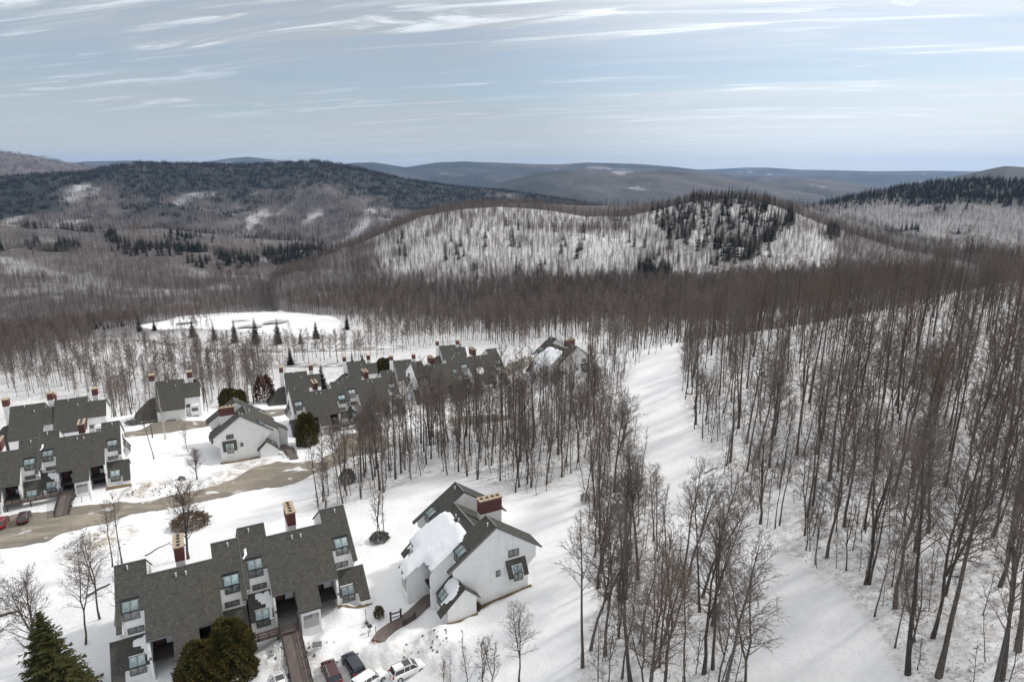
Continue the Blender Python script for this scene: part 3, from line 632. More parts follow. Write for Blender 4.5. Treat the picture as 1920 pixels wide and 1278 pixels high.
def unit_roof():
    b = MB()
    front = [(0, 0), (0, -7.35), (.6, -7.35), (.6, -4.0), (2.6, -4.0), (2.6, -5.45), (3.1, -5.45), (3.1, -8.85), (6.05, -8.85), (6.05, -11.65), (9.05, -11.65), (9.05, -8.85), (12.0, -8.85), (12.0, -5.45),
             (12.5, -5.45), (12.5, -4.0), (14.5, -4.0), (14.5, -7.35), (15.1, -7.35), (15.1, 0), (11.5, 0), (11.5, -1.83), (3.65, -1.83), (3.65, 0)]
    b.slab(front[::-1], zr, .2)
    for x0, x1 in ((0, 3.65), (11.5, 15.1)): b.slab([(x0, .003), (x1, .003), (x1, 7.33), (x0, 7.33)], zr, .2)
    zm = lambda x, y: -1.281 - SL * (y + 1.83)
    b.slab([(3.66, -1.827), (11.49, -1.827), (11.49, 6.9), (3.66, 6.9)], zm, .2)
    return b.mesh('roof', M['roof'])
def low_roof(x0, x1, notch):
    b = MB(); z = lambda x, y: -7.4 - .93 * abs(y + 5.4); a, c = notch
    b.slab([(x0, -5.4), (x0, -9.1 if x0 < 0 else -8.15), (a - .45 if x0 < 0 else x0 + .05, -9.1 if x0 < 0 else -8.15), (a - .44 if x0 < 0 else x0 + .06, -8.15), (a, -8.14), (a, -7.0), (c, -7.0), (c, -8.14), (c + .4, -8.15), (x1 - .02, -8.15), (x1, -5.4)], z, .17)
    if x0 < 0: b.slab([(x0, -5.397), (.1, -5.397), (.1, -3.1), (x0, -3.1)], z, .17)
    return b
def build_unit(root, off, lend, rend, snow=None, ramp=False, key='', numbers=True):
    ox, oy, oz = off
    def put(name, k, fn): return link(name, cached(k, fn), root, off)
    put('wall', ('wall', lend, rend), lambda: unit_walls(lend, rend))
    rf = put('roof', 'roof', unit_roof)
    # ridge and rake trim
    for a, c in (((0, 0), (3.65, 0)), ((3.65, -1.83), (11.5, -1.83)), ((11.5, 0), (15.1, 0))):
        link('ridge_cap', cached(('rc', a), lambda: MB().bar((a[0], a[1], zr(*a) + .03), (c[0], c[1], zr(*c) + .03), .22, .07).mesh('ridge_cap', M['trim'])), rf)
    for x in (-.04, 15.14):
        for y in (-7.35, 7.33): link('rake_board', cached(('rk', x, y), lambda: MB().bar((x, 0, -.12), (x, y, zr(0, y) - .12), .07, .26).mesh('rake_board', M['trim'])), rf)
    for x0, x1, y in ((3.1, 6.05, -8.9), (9.05, 12.0, -8.9)): link('fascia', cached(('fa', x0), lambda: MB().box(x0, x1, y - .04, y + .03, zr(0, y) - .28, zr(0, y) - .02).mesh('fascia', M['trim'])), rf)
    def pipes(x, y):
        def f():
            b = MB(); b.tube((0, 0, -.2), (0, 0, .42), .085, n=8); b.tube((0, 0, .42), (0, 0, .5), .12, n=8); return b.mesh('vent_pipe', M['pipe'])
        link('vent_pipe', cached('pipe', f), rf, (x, y, zr(x, y) if not (3.65 < x < 11.5 and y > -1.83) else -1.28))
    for x, y in ((1.47, -.65), (7.0, -2.8), (8.2, -2.85), (13.65, -.7)): pipes(x, y)
    # mirrored end bays
    for side, end in ((0, lend), (1, rend)):
        X = (lambda x: x) if side == 0 else (lambda x: 15.1 - x)
        P = lambda x, y, z: (ox + X(x), oy + y, oz + z)
        def head(): return MB().box(-1.06, 1.06, -.1, .1, -.12, .1).mesh('head_shadow', M['dark'])  # dark box painting the shadow under the roof overhang
        w = window_parts(root, 'up', 1.9, 1.45, P(1.6, -5.47, -3.74), tilt=-.96, gm='skyglass', name='skylight')
        w = window_parts(root, 'uv', 1.9, 1.2, P(1.6, -5.46, -4.97))
        link('head_shadow', cached('head', head), root, P(1.6, -4.1, -2.72))
        window_parts(root, 'sm', 1.85, .85, P(1.85, -5.36, -7.05))
        if end:
            f = (lambda: low_roof(-1.2, 3.15, (.75, 2.65)).mesh('lower_roof', M['roof'])) if side == 0 else None
        else: f = (lambda: low_roof(.1, 3.15, (.75, 2.65)).mesh('lower_roof', M['roof'])) if side == 0 else None
        if side == 0: lr = link('lower_roof', cached(('lr', end, 0), f), root, off)
        else:
            def g(end=end):
                b = low_roof(-1.2 if end else .1, 3.15, (.75, 2.65)); b.v = [(15.1 - x, y, z) for x, y, z in b.v]; b.f = [t[::-1] for t in b.f]; return b.mesh('lower_roof', M['roof'])
            lr = link('lower_roof', cached(('lr', end, 1), g), root, off)
        window_parts(root, 'lo', 1.85, 1.3, P(1.7, -8.12, -9.98), tilt=-.70, gm='skyglass', name='skylight')
        window_parts(root, 'lv', 1.85, 1.1, P(1.7, -8.16, -11.1))
        if end:   # windows and hood in the gable end
            gx = -.02 if side == 0 else 15.12; rz = -pi / 2 if side == 0 else pi / 2
            gx = ox + (.09 if side == 0 else 15.01)
            window_parts(root, 'g1', 1.7, 1.15, (gx, oy + 2.75, oz - 5.6), rz)
            window_parts(root, 'g2', .72, .95, (gx, oy + .25, oz - 8.05), rz, cols=1)
            def hood():
                b = MB(); s = 1
                b.slab([(0, -1.6), (1.25, -1.6), (1.25, -.82), (.42, -.82), (.42, .82), (1.25, .82), (1.25, 1.6), (0, 1.6)], lambda x, y: -5.95 - 1.75 * x, .14); return b.mesh('hood_roof', M['roof'])
            def hoodbox(): return MB().prism_y(-.8, .8, [(0, -10.2), (.55, -9.6), (1.0, -8.95), (1.0, -7.65), (.40, -6.70), (.0, -6.2)]).mesh('bay_wall', M['siding'])
            e = link('bay_wall', cached('hoodbox', hoodbox), root, (ox + (.12 if side == 0 else 14.98), oy + 3.0, oz), pi if side == 0 else 0)
            h = link('hood_roof', cached('hood', hood), e)
            w = window_parts(root, 'hv', 1.5, 1.2, (ox + (.12 - 1.03 if side == 0 else 14.98 + 1.03), oy + 3.0, oz - 8.95), rz)
            w = window_parts(root, 'hs', 1.3, 1.0, (ox + (.12 - 1.05 if side == 0 else 14.98 + 1.05), oy + 3.0, oz - 7.64), rz, cols=2, gm='skyglass', name='skylight')
            w.rotation_euler = (-.52, 0, rz)
    # recessed entries
    for x0, x1 in ((3.47, 6.22), (8.88, 11.63)):
        def rec(x0=x0, x1=x1):
            b = MB(); b.box(x0, x1, -5.42, -5.28, GB, -4.1); b.box(x0, x1, -8.7, -5.42, -9.7, -9.55); return b.mesh('entry_recess', M['recess_shade'])
        link('entry_recess', cached(('rec', x0), rec), root, off)
        d = link('door', cached('door', lambda: MB().box(-.46, .46, -.04, .04, 0, 2.05).mesh('door', mat('door', (.12, .05, .035), .6))), root, (ox + x0 + .75, oy - 5.48, oz - 9.55))
        link('handle', cached('handle', lambda: MB().box(-.06, .06, -.1, -.04, 0, .04).mesh('handle', M['pipe'])), d, (.36, 0, 1.0))
        link('entry_panel', cached('epanel', lambda: MB().box(-.55, .55, -.05, .05, 0, 1.3).mesh('entry_panel', M['siding'])), root, (ox + x1 - .65, oy - 5.6, oz - 9.9))
    link('stair_window', cached('stw', lambda: MB().box(-1.0, 1.0, -.03, .03, .62, 1.15).mesh('stair_window', M['glass'])), root, (ox + 7.55, oy - 11.38, oz - 10.2))
    link('stair_panel', cached('stp', lambda: MB().box(-1.0, 1.0, -.03, .03, -.75, .6).mesh('stair_panel', mat('panel_grey', (.42, .42, .41), .7))), root, (ox + 7.55, oy - 11.38, oz - 10.2))
    if numbers:
        for x in (3.3, 11.8):
            s = link('wall_lamp', cached('lamp', lambda: MB().box(-.14, .14, -.1, 0, 0, .34).mesh('wall_lamp', M['trim'])), root, (ox + x, oy - 8.92, oz - 9.0))
    # chimney
    def stack(): return MB().box(6.98, 8.12, .72, 4.22, -7.4, -1.88).mesh('chimney', M['siding'])
    ch = link('chimney', cached('stack', stack), root, off)
    link('brick_stack', cached('bst', lambda: MB().box(6.94, 8.16, .68, 4.26, -1.88, .14).mesh('brick_stack', M['brick'])), ch)
    def capm():
        b = MB(); b.box(6.84, 8.26, .58, 4.36, .14, .34); return b.mesh('chimney_cap', M['cap'])
    link('chimney_cap', cached('cap', capm), ch)
    def flue():
        b = MB(); b.box(-.2, .2, -.2, .2, 0, .14); return b.mesh('flue', M['dark'])
    for y in (1.15, 2.05, 2.95, 3.8): link('flue', cached('flue', flue), ch, (7.55, y, .34))
    # soil strip where the roof drips
    for s in (snow or []):
        kind, poly, th = s
        zf = zr if kind == 'roof' else (lambda x, y: -7.4 - .93 * abs(y + 5.4))
        link('snow_patch', snow_mesh(poly, zf, th, .3, len(poly) * 3), root, off)

SNOW_A0 = [('low', [(1.6, -5.5), (3.1, -5.5), (3.1, -8.0), (2.85, -8.0), (2.6, -7.0), (1.9, -6.5), (1.5, -6.1)], .12)]
SNOW_A1 = [('low', [(1.0, -5.5), (3.1, -5.5), (3.1, -8.0), (2.8, -7.9), (2.2, -6.6), (1.2, -6.2)], .12), ('roof', [(.35, -2.6), (.6, -2.6), (.75, -3.6), (.55, -4.3), (.35, -3.8)], .12)]
def building_pair(k, label, s0=None, s1=None, deck=True):
    bx, by, bz, yw, ty = BLD[k]; y = radians(yw)
    if ty == 'pairR':
        c, s = cos(y), sin(y); bx -= OFF2[0] * c - OFF2[1] * s; by -= OFF2[0] * s + OFF2[1] * c; bz -= OFF2[2]
    root = empty('condo_building', (bx, by, bz + ZC), y); tag(root, label, 'building', 'white condominium blocks with grey shingle roofs')
    build_unit(root, (0, 0, 0), True, False, s0); build_unit(root, OFF2, False, True, s1)
    if deck:   # timber gallery joining the middle entries
        def dk():
            b = MB(); z = -9.6
            b.box(9.3, 20.6, -10.6, -8.95, z - .25, z); b.box(9.3, 10.0, -8.95, -5.5, z - .24, z - .01)
            return b.mesh('gallery_deck', M['wood'])
        d = link('gallery_deck', cached('deck', dk), root)
        def rl():
            b = MB(); z = -9.6
            for yy in (-10.6,):
                b.bar((9.3, yy, z + .95), (18.4, yy, z + .95), .12, .1); b.bar((9.3, yy, z + .5), (18.4, yy, z + .5), .06, .08); b.bar((9.3, yy, z + .15), (18.4, yy, z + .15), .06, .08)
                for q in np.arange(9.3, 18.5, 1.3): b.bar((q, yy, z - .1), (q, yy, z + 1.0), .12)
            for q in (9.5, 13.5, 18.2): b.bar((q, -10.4, GB), (q, -10.4, z - .25), .22)
            return b.mesh('railing', M['rail'])
        link('railing', cached('deckrail', rl), d)
    return root
def building_one(k, label, snow=None):
    bx, by, bz, yw, ty = BLD[k]
    root = empty('condo_house', (bx, by, bz + ZC), radians(yw)); tag(root, label, 'house', 'white condominium houses seen gable end on')
    build_unit(root, (0, 0, 0), True, True, snow); return root
A = building_pair('A', 'largest and nearest white condominium block, two brick chimneys, beside the brown footbridge', SNOW_A0, SNOW_A1)
building_pair('B', 'white condominium block at the left edge, beside the gravel road and two red cars', None, SNOW_A1)
building_pair('C', 'white condominium block behind the cedar, its timber ramp ending at a dark parked car', None, [SNOW_A1[0]])
building_pair('D', 'white condominium block half hidden behind bare trees, farther along than the one with the ramp', [('low', [(.5, -5.5), (2.6, -5.6), (2.2, -6.6), (.9, -6.8)], .12)], [('roof', [(5.5, -6), (7.4, -5.6), (7.6, -7.4), (6.2, -8.2), (5.2, -7.4)], .2)])
# house E: frame of the unit seen from the front; snow over its big front slope
SE = [('roof', [(3.6, -4.6), (4.0, -3.4), (5.4, -3.1), (6.6, -3.3), (8.6, -3.1), (10.0, -2.95), (11.4, -3.2), (12.1, -4.2), (12.0, -6.2), (12.0, -8.7), (9.2, -8.75), (9.05, -11.6), (6.1, -11.6), (6.0, -8.8), (3.2, -8.8), (3.15, -6.2)], .42),
      ('low', [(12.6, -5.55), (14.3, -5.55), (15.6, -6.3), (15.7, -7.1), (15.2, -8.0), (14.4, -8.0), (14.3, -7.0), (12.5, -6.9)], .16), ('low', [(-.8, -5.5), (2.8, -5.5), (2.9, -6.8), (.4, -6.9), (-.8, -8.6)], .2)]
building_one('E', 'white gable house with snow across its roof, at the end of the curved boardwalk', SE)
building_one('F', 'white gable house standing alone between the two gravel roads, wide brick chimney at its left', None)
building_one('G', 'snow-roofed white gable house deep in the trees near the top of the ski trail', SE[:1])

# rear block type: a tall saltbox, a lower wing and a hipped side wing
def rear_block(i_, label):
    px, py, depth, yaw, scale = REAR[i_]
    d = ray(px, py); p = d * depth
    root = empty('rear_condo_block', (p[0], p[1], p[2] + ZC), radians(yaw)); root.scale = (scale,) * 3
    tag(root, label, 'building', 'tall grey roofed condominium blocks standing behind the others')
    def wl():
        b = MB(); g = -15
        b.prism_x(.1, 7.3, [(-8.6, g), (-8.6, -SL * 8.6 - .2), (0, -.2), (4.6, -3.5), (4.6, g)])
        b.prism_x(7.3, 11.4, [(-5.2, g), (-5.2, -1.2 - SL * 4.0), (-1.2, -1.4), (4, -4.8), (4, g)])
        b.prism_x(8.6, 10.9, [(-6.4, g), (-6.4, -6.6), (-5.2, -6.6), (-5.2, g)])
        b.box(-6.2, .1, -7.6, 2.0, g, -9.2); return b.mesh('wall', M['siding'])
    link('wall', cached('rwall', wl), root)
    def rf():
        b = MB(); b.slab([(-.1, 0), (7.4, 0), (7.4, -8.95), (-.1, -8.95)][::-1], zr, .2); b.slab([(-.1, .003), (7.4, .003), (7.4, 5), (-.1, 5)], zr, .2)
        z2 = lambda x, y: -1.1 - SL * abs(y + 1.2)
        b.slab([(7.41, -1.2), (11.6, -1.2), (11.6, -5.6), (7.41, -5.6)][::-1], z2, .2); b.slab([(7.41, -1.197), (11.6, -1.197), (11.6, 4.4), (7.41, 4.4)], z2, .2)
        return b.mesh('roof', M['roof'])
    r = link('roof', cached('rroof', rf), root)
    for x, y in ((3.0, -.6), (5.2, -2.2)): link('vent_pipe', MC['pipe'], r, (x, y, zr(x, y)))
    def wing():
        b = MB(); V = [(-6.6, -8.1, -9.6), (-.12, -8.1, -9.6), (-.12, -1.0, -4.4), (-2.2, -.6, -4.9), (-6.6, 2.4, -9.6), (-.12, 2.4, -6.8)]
        b.add(V, [(0, 1, 2, 3), (0, 3, 4), (3, 2, 5, 4), (0, 4, 5, 1)]); return b.mesh('wing_roof', M['roof'])
    link('wing_roof', cached('wing', wing), root)
    def ch(x, y0, zb, zt):
        c = link('chimney', cached(('rch', zb), lambda: MB().box(-.62, .62, 0, 1.9, zb, zt - 1.7).mesh('chimney', M['siding'])), root, (x, y0, 0))
        link('brick_stack', cached(('rcb', zb), lambda: MB().box(-.66, .66, -.04, 1.94, zt - 1.7, zt).mesh('brick_stack', M['brick'])), c)
        link('chimney_cap', cached(('rcc', zb), lambda: MB().box(-.74, .74, -.12, 2.02, zt, zt + .15).mesh('chimney_cap', M['cap'])), c)
    ch(-.9, -.4, -9, 2.0); ch(8.9, 1.2, -4.5, 1.3)
    for x, z in ((9.7, -8.4), (9.7, -10.8)): window_parts(root, 'rw', 1.6, 1.0, (x, -6.45, z))
    window_parts(root, 'rw2', 1.5, .9, (8.2, -5.25, -7.4)); window_parts(root, 'rw3', 2.4, .9, (3.4, -8.65, -10.2)); window_parts(root, 'rw4', 2.4, .9, (-3.2, -7.65, -11.6))
    window_parts(root, 'rsk', 1.1, .7, (10.0, -4.3, -3.75), tilt=-.95, gm='skyglass', name='skylight')
    def gb(): return MB().box(-6.1, .1, -7.75, -7.6, -13.5, -12.4).mesh('porch_opening', M['recess_shade'])  # solid dark slab on the wall, painting a shaded opening
    link('porch_opening', cached('porch', gb), root); return root
rear_block(0, 'grey-roofed block on its own before the woods at upper left, above the gravel road')
rear_block(1, 'rear block behind the left half of the ramp block, green spruce at its right')
rear_block(2, 'rear block rising behind the right half of the ramp block, between dark evergreens')
rear_block(3, 'lower rear block at the left behind the tree-screened block')
rear_block(4, 'farthest rear block whose roof tops the tree-screened block')
rear_block(5, 'rear block with shaded roof behind the left-edge block, beside the woods')
rear_block(6, 'rear block cut by the left frame edge behind the left-edge block')

# ------------------------------------------------------------------ footbridges, boardwalks, railings
def on_local(k, X, Y, Zl, off=(0, 0, 0)):
    bx, by, bz, yw, ty = BLD[k]; y = radians(yw); c, s = cos(y), sin(y)
    if ty == 'pairR': bx -= OFF2[0] * c - OFF2[1] * s; by -= OFF2[0] * s + OFF2[1] * c; bz -= OFF2[2]
    X += off[0]; Y += off[1]; Zl += off[2]
    return np.array([bx + X * c - Y * s, by + X * s + Y * c, bz + Zl + ZC])
def ramp(k, label, yend=-19.5, xs=(18.6, 21.0)):
    a0 = on_local(k, xs[0], -8.9, -9.62); a1 = on_local(k, xs[1], -8.9, -9.62)
    b0 = on_local(k, xs[0], yend, 0); b1 = on_local(k, xs[1], yend, 0); b0[2] = gz(*b0[:2]) + .25; b1[2] = b0[2]
    root = empty('footbridge', tuple(a0)); tag(root, label, 'footbridge', 'timber footbridges to the entries')
    def L(p): return np.array(p) - a0
    q = MB(); A0, A1, B0, B1 = L(a0), L(a1), L(b0), L(b1); dn = np.array([0, 0, -.25])
    q.add([A0, A1, B1, B0, A0 + dn, A1 + dn, B1 + dn, B0 + dn], [(0, 3, 2, 1), (4, 5, 6, 7), (0, 1, 5, 4), (1, 2, 6, 5), (2, 3, 7, 6), (3, 0, 4, 7)])
    link('walkway', q.mesh('walkway', M['wood']), root)
    for P, Q in ((A0, B0), (A1, B1)):
        r = MB(); u = np.array([0, 0, 1.])
        r.bar(P + u, Q + u * .95, .12, .14); r.bar(P + .2 * u, Q + .2 * u, .06, .12); r.bar(P + .62 * u, Q + .62 * u, .06, .12)
        for t in np.linspace(0, 1, 9): r.bar(P + (Q - P) * t - .3 * u, P + (Q - P) * t + 1.03 * u, .13)
        link('railing', r.mesh('railing', M['rail']), root)
    s = MB()
    for t in (.25, .6): 
        for P, Q in ((A0, B0), (A1, B1)):
            c = P + (Q - P) * t; s.bar(c - np.array([0, 0, 3.2 * (1 - t)]), c - np.array([0, 0, .25]), .2)
    link('support_post', s.mesh('support_post', M['rail']), root); return root
ramp('A', 'brown timber footbridge running down from the nearest block to the snowy car park', -20.5)
ramp('B', 'brown timber footbridge at the left frame edge, leading down towards the red cars', -19)
ramp('C', 'small dark timber footbridge in front of the block behind the cedar', -18)
def boardwalk(label, pts, w, posts=True, matn='wood'):
    P = [pix2ground(a, b) for a, b in pts]; C = np.array([[p[0], p[1], p[2] + .35] for p in P]); 
    root = empty('boardwalk', tuple(C[0])); tag(root, label, 'boardwalk')
    n = 40; s = np.r_[0, np.cumsum(np.linalg.norm(np.diff(C, axis=0), axis=1))]; t = np.linspace(0, s[-1], n)
    Q = np.stack([np.interp(t, s, C[:, i]) for i in range(3)], -1); Q[:, 2] = np.maximum(Q[:, 2], ground_total(Q[:, 0], Q[:, 1]) + .3)
    T = np.gradient(Q, axis=0); T[:, 2] = 0; T /= np.linalg.norm(T, axis=1)[:, None]; Sd = np.stack([-T[:, 1], T[:, 0], 0 * T[:, 0]], -1) * w / 2
    V = np.concatenate([Q + Sd, Q - Sd, Q + Sd - [0, 0, .4], Q - Sd - [0, 0, .4]]) - C[0]
    Fq = []
    for i in range(n - 1): Fq += [(i, i + 1, n + i + 1, n + i), (i, 2 * n + i, 2 * n + i + 1, i + 1), (n + i, n + i + 1, 3 * n + i + 1, 3 * n + i)]
    Fq += [(0, n, 3 * n, 2 * n), (n - 1, 3 * n - 1, 4 * n - 1, 2 * n - 1)]
    link('planks', mkmesh('planks', V, Fq, M[matn]), root); return root
boardwalk('curved dark boardwalk leading from the snow-roofed gable house to the car park', [(822, 1112), (800, 1128), (775, 1152), (755, 1167), (735, 1178), (718, 1190), (709, 1206)], 1.9)
boardwalk('short boardwalk from the lone gable house down to the gravel road', [(528, 836), (540, 842), (548, 852), (552, 861)], 2.0)
def fence_piece(label, a, b, n=2, h=1.3, r=.14, cat='railing'):
    A_ = pix2ground(*a); B_ = pix2ground(*b); root = empty('handrail', tuple(A_)); tag(root, label, cat)
    D = B_ - A_
    for t in np.linspace(0, 1, n):
        q = MB(); c = D * t; q.bar(c - np.array([0, 0, .5]), c + np.array([0, 0, h]), r * 1.6); q.box(c[0] - r, c[0] + r, c[1] - r, c[1] + r, c[2] + h, c[2] + h + .14); link('post', q.mesh('post', M['rail']), root)
    q = MB(); u = np.array([0, 0, 1.])
    q.bar(u * h * .85, D + u * h * .85, .12, .16); q.bar(u * h * .45, D + u * h * .45, .07, .1); link('rail', q.mesh('rail', M['rail']), root)
fence_piece('dark timber railing with capped posts on the upper side of the curved boardwalk', (733, 1166), (752, 1160), 2, 1.5)
fence_piece('dark timber railing on the lower side of the curved boardwalk', (757, 1175), (778, 1160), 2, .9, .15)
fence_piece('dark railing left of the short boardwalk by the lone gable house', (533, 850), (539, 858), 3, 1.0, .1)
fence_piece('dark railing right of the short boardwalk by the lone gable house', (548, 842), (556, 852), 3, 1.0, .1)

# ------------------------------------------------------------------ cars
paints = {}
def paint(name, c, met=.3):
    m = mat('paint_' + name, c, .28, [(1.2, 3, (.5, .8), tuple(min(1, v * 1.25 + .02) for v in c), .35)], spec=.6, metallic=met); m.node_tree.nodes['Principled BSDF'].inputs['Coat Weight'].default_value = .6; return m
M['tyre'] = mat('tyre', (.02, .02, .02), .9); M['rim'] = mat('rim', (.45, .45, .46), .35, metallic=.8)
M['lamp'] = mat('headlamp', (.75, .76, .78), .15, spec=.8); M['tail'] = mat('taillamp', (.35, .012, .012), .25)
M['plate'] = mat('plate', (.10, .22, .12), .5); M['carglass'] = mat('car_glass', (.018, .021, .024), .05, spec=1.0)
def car(label, px, py, heading, pm, L=4.7, W_=1.86, H=1.72, snow=0.0, sedan=False, roofglass=False, free=None, rails=True):
    """heading: world angle of the nose, degrees from +X counter-clockwise"""
    g = pix2ground(px, py); p = g if free is None else np.array(free)
    root = empty('parked_car', (p[0], p[1], p[2] + .05), radians(heading)); tag(root, label, 'car', 'cars parked by the condominiums')
    # lofted body: stations from tail (-L/2) to nose
    h = H; st = [(-.50, .42, .80, .86), (-.485, .30, 1.02, .93), (-.44, .24, 1.08, .99), (-.30, .22, 1.10, 1.0), (-.05, .22, 1.08, 1.0), (.16, .22, 1.06, 1.0), (.30, .22, 1.02, .995), (.42, .24, .94, .97), (.475, .28, .84, .90), (.50, .40, .70, .80)]
    V = []; k = 10
    for (t, zb, zt, wf) in st:
        x = t * L; w = W_ / 2 * wf; z0 = zb; z1 = zt * h / 1.72
        V += [(x, -w * .86, z0), (x, -w * .98, z0 + .12), (x, -w, (z0 + z1) * .55), (x, -w * .97, z1 - .10), (x, -w * .88, z1), (x, w * .88, z1), (x, w * .97, z1 - .10), (x, w, (z0 + z1) * .55), (x, w * .98, z0 + .12), (x, w * .86, z0)]
    Fc = []
    for i in range(len(st) - 1):
        for j in range(k): Fc.append((i * k + j, i * k + (j + 1) % k, (i + 1) * k + (j + 1) % k, (i + 1) * k + j))
    Fc += [tuple(range(k - 1, -1, -1)), tuple(range((len(st) - 1) * k, len(st) * k))]
    body = link('body', mkmesh('body', V, Fc, pm, True), root)
    # glasshouse with pillars: dark lofted shell, painted roof panel above
    zb = 1.05 * h / 1.72
    xs = (-.465, -.40, .10, .255) if not sedan else (-.36, -.22, .08, .24)
    def ringpts(x, w, z): return [(x * L, -w, z), (x * L, w, z)]
    G = [(xs[0] * L, -W_ * .43, zb), (xs[0] * L, W_ * .43, zb), (xs[3] * L, W_ * .43, zb), (xs[3] * L, -W_ * .43, zb), (xs[1] * L, -W_ * .35, h - .06), (xs[1] * L, W_ * .35, h - .06), (xs[2] * L, W_ * .35, h - .06), (xs[2] * L, -W_ * .35, h - .06)]
    gl = link('windows', mkmesh('windows', G, [(0, 1, 5, 4), (1, 2, 6, 5), (2, 3, 7, 6), (3, 0, 4, 7), (4, 5, 6, 7)], M['carglass']), root)
    q = MB()
    for s in (-1, 1):
        for (xa, xb) in ((xs[0], xs[1]), (xs[3], xs[2]), (-.17, -.16), (.0, .0)):
            q.bar((xa * L, s * W_ * .435, zb - .02), (xb * L, s * W_ * .352, h - .05), .075, .06)
        q.bar((xs[1] * L, s * W_ * .352, h - .055), (xs[2] * L, s * W_ * .352, h - .055), .08, .07)
    link('pillars', q.mesh('pillars', pm), root)
    n = 7; V = []; 
    for i in range(n):
        t = i / (n - 1); x = (xs[1] * 1.02 + (xs[2] - xs[1] * 1.02) * t) * L
        for u in (-1, -.6, 0, .6, 1): V.append((x, u * W_ * .365, h - .05 + .065 * (1 - u * u) * (1 - .25 * (2 * t - 1) ** 2)))
    Fc = [(i * 5 + j, i * 5 + j + 1, (i + 1) * 5 + j + 1, (i + 1) * 5 + j)[::-1] for i in range(n - 1) for j in range(4)]
    rf = link('roof_panel', mkmesh('roof_panel', V, Fc, pm, True), root)
    if roofglass: link('sunroof', MB().box(-.14 * L, .06 * L, -W_ * .26, W_ * .26, h + .0, h + .035).mesh('sunroof', M['carglass']), rf)
    if rails:
        for s in (-1, 1): link('roof_rail', MB().bar((xs[1] * L, s * W_ * .33, h + .03), (xs[2] * L * .9, s * W_ * .33, h + .03), .05, .05).mesh('roof_rail', M['rim']), rf)
    for sx in (-.31, .315):
        for s in (-1, 1):
            w = link('wheel', cached('tyre', lambda: MB().tube((0, -.12, 0), (0, .12, 0), .36, n=18).mesh('wheel', M['tyre'])), root, (sx * L, s * W_ * .455, .36))
            link('rim', cached('rim', lambda: MB().tube((0, -.135, 0), (0, .135, 0), .23, n=12).mesh('rim', M['rim'])), w)
    for s in (-1, 1):
        link('headlight', MB().box(.455 * L, .49 * L, s * W_ * .36 - .17, s * W_ * .36 + .17, .68, .84).mesh('headlight', M['lamp']), root)
        link('taillight', MB().box(-.503 * L, -.47 * L, s * W_ * .40 - .12, s * W_ * .40 + .10, .78, 1.06).mesh('taillight', M['tail']), root)
        link('mirror', MB().box(.17 * L, .205 * L, s * W_ * .5 - .02 - (.0 if s > 0 else .16), s * W_ * .5 + (.18 if s > 0 else .02), 1.02, 1.16).mesh('mirror', pm), root)
    link('grille', MB().box(.485 * L, .503 * L, -W_ * .22, W_ * .22, .45, .68).mesh('grille', M['dark']), root)
    link('licence_plate', MB().box(-.508 * L, -.50 * L, -.17, .17, .74, .9).mesh('licence_plate', M['plate']), root)
    if snow: link('snow_cover', snow_mesh([(xs[1] * L, -W_ * .33), (xs[2] * L, -W_ * .33), (xs[2] * L, W_ * .33), (xs[1] * L, W_ * .33)], lambda x, y: h + .0, snow, .18), root)
    return root
pm_white = paint('white', (.72, .72, .72), 0); pm_maroon = paint('maroon', (.055, .008, .012)); pm_navy = paint('navy', (.016, .02, .035)); pm_red = paint('red', (.25, .012, .016)); pm_dark = paint('black', (.02, .022, .022)); pm_olive = paint('grey', (.05, .055, .05))
def heading(a, b):
    A_ = pix2ground(*a); B_ = pix2ground(*b); return math.degrees(atan2(B_[1] - A_[1], B_[0] - A_[0]))
car('white parked SUV with a black sunroof, under the snow bank below the boardwalk', 765, 1262, heading((740, 1275), (790, 1245)), pm_white, roofglass=True)
car('dark maroon parked SUV in the car park, beside the navy one', 622, 1268, heading((628, 1290), (612, 1245)), pm_maroon)
car('navy blue parked car between the maroon SUV and the snow-covered one', 663, 1252, heading((676, 1272), (652, 1232)), pm_navy, sedan=False, H=1.55, rails=False)
car('parked car buried under white snow at the bottom edge, beside the navy car', 692, 1283, heading((670, 1300), (712, 1268)), pm_white, snow=.16, rails=False)
car('pale parked car at the bottom edge below the footbridge end', 526, 1288, heading((530, 1310), (520, 1268)), pm_white, H=1.6, roofglass=True)
car('dark maroon SUV parked tail to the road at the left edge', 46, 975, heading((41, 985), (52, 960)), pm_maroon)
car('bright red SUV cut by the left frame edge', 4, 985, heading((-3, 995), (10, 970)), pm_red)
car('dark parked car with snow on its roof, seen through the notch of the left-edge block', 121, 815, heading((112, 818), (130, 810)), pm_dark, snow=.2, rails=False)
car('black parked car right of the chimney in the left-edge block notch', 172, 810, heading((160, 811), (184, 809)), pm_dark, rails=False)
car('small dark car parked in snow left of the upper gravel road', 253, 795, heading((246, 796), (262, 794)), pm_olive, H=1.45, sedan=True, rails=False)
car('dark SUV parked at the foot of the small timber ramp', 688, 806, heading((696, 812), (680, 798)), pm_dark)

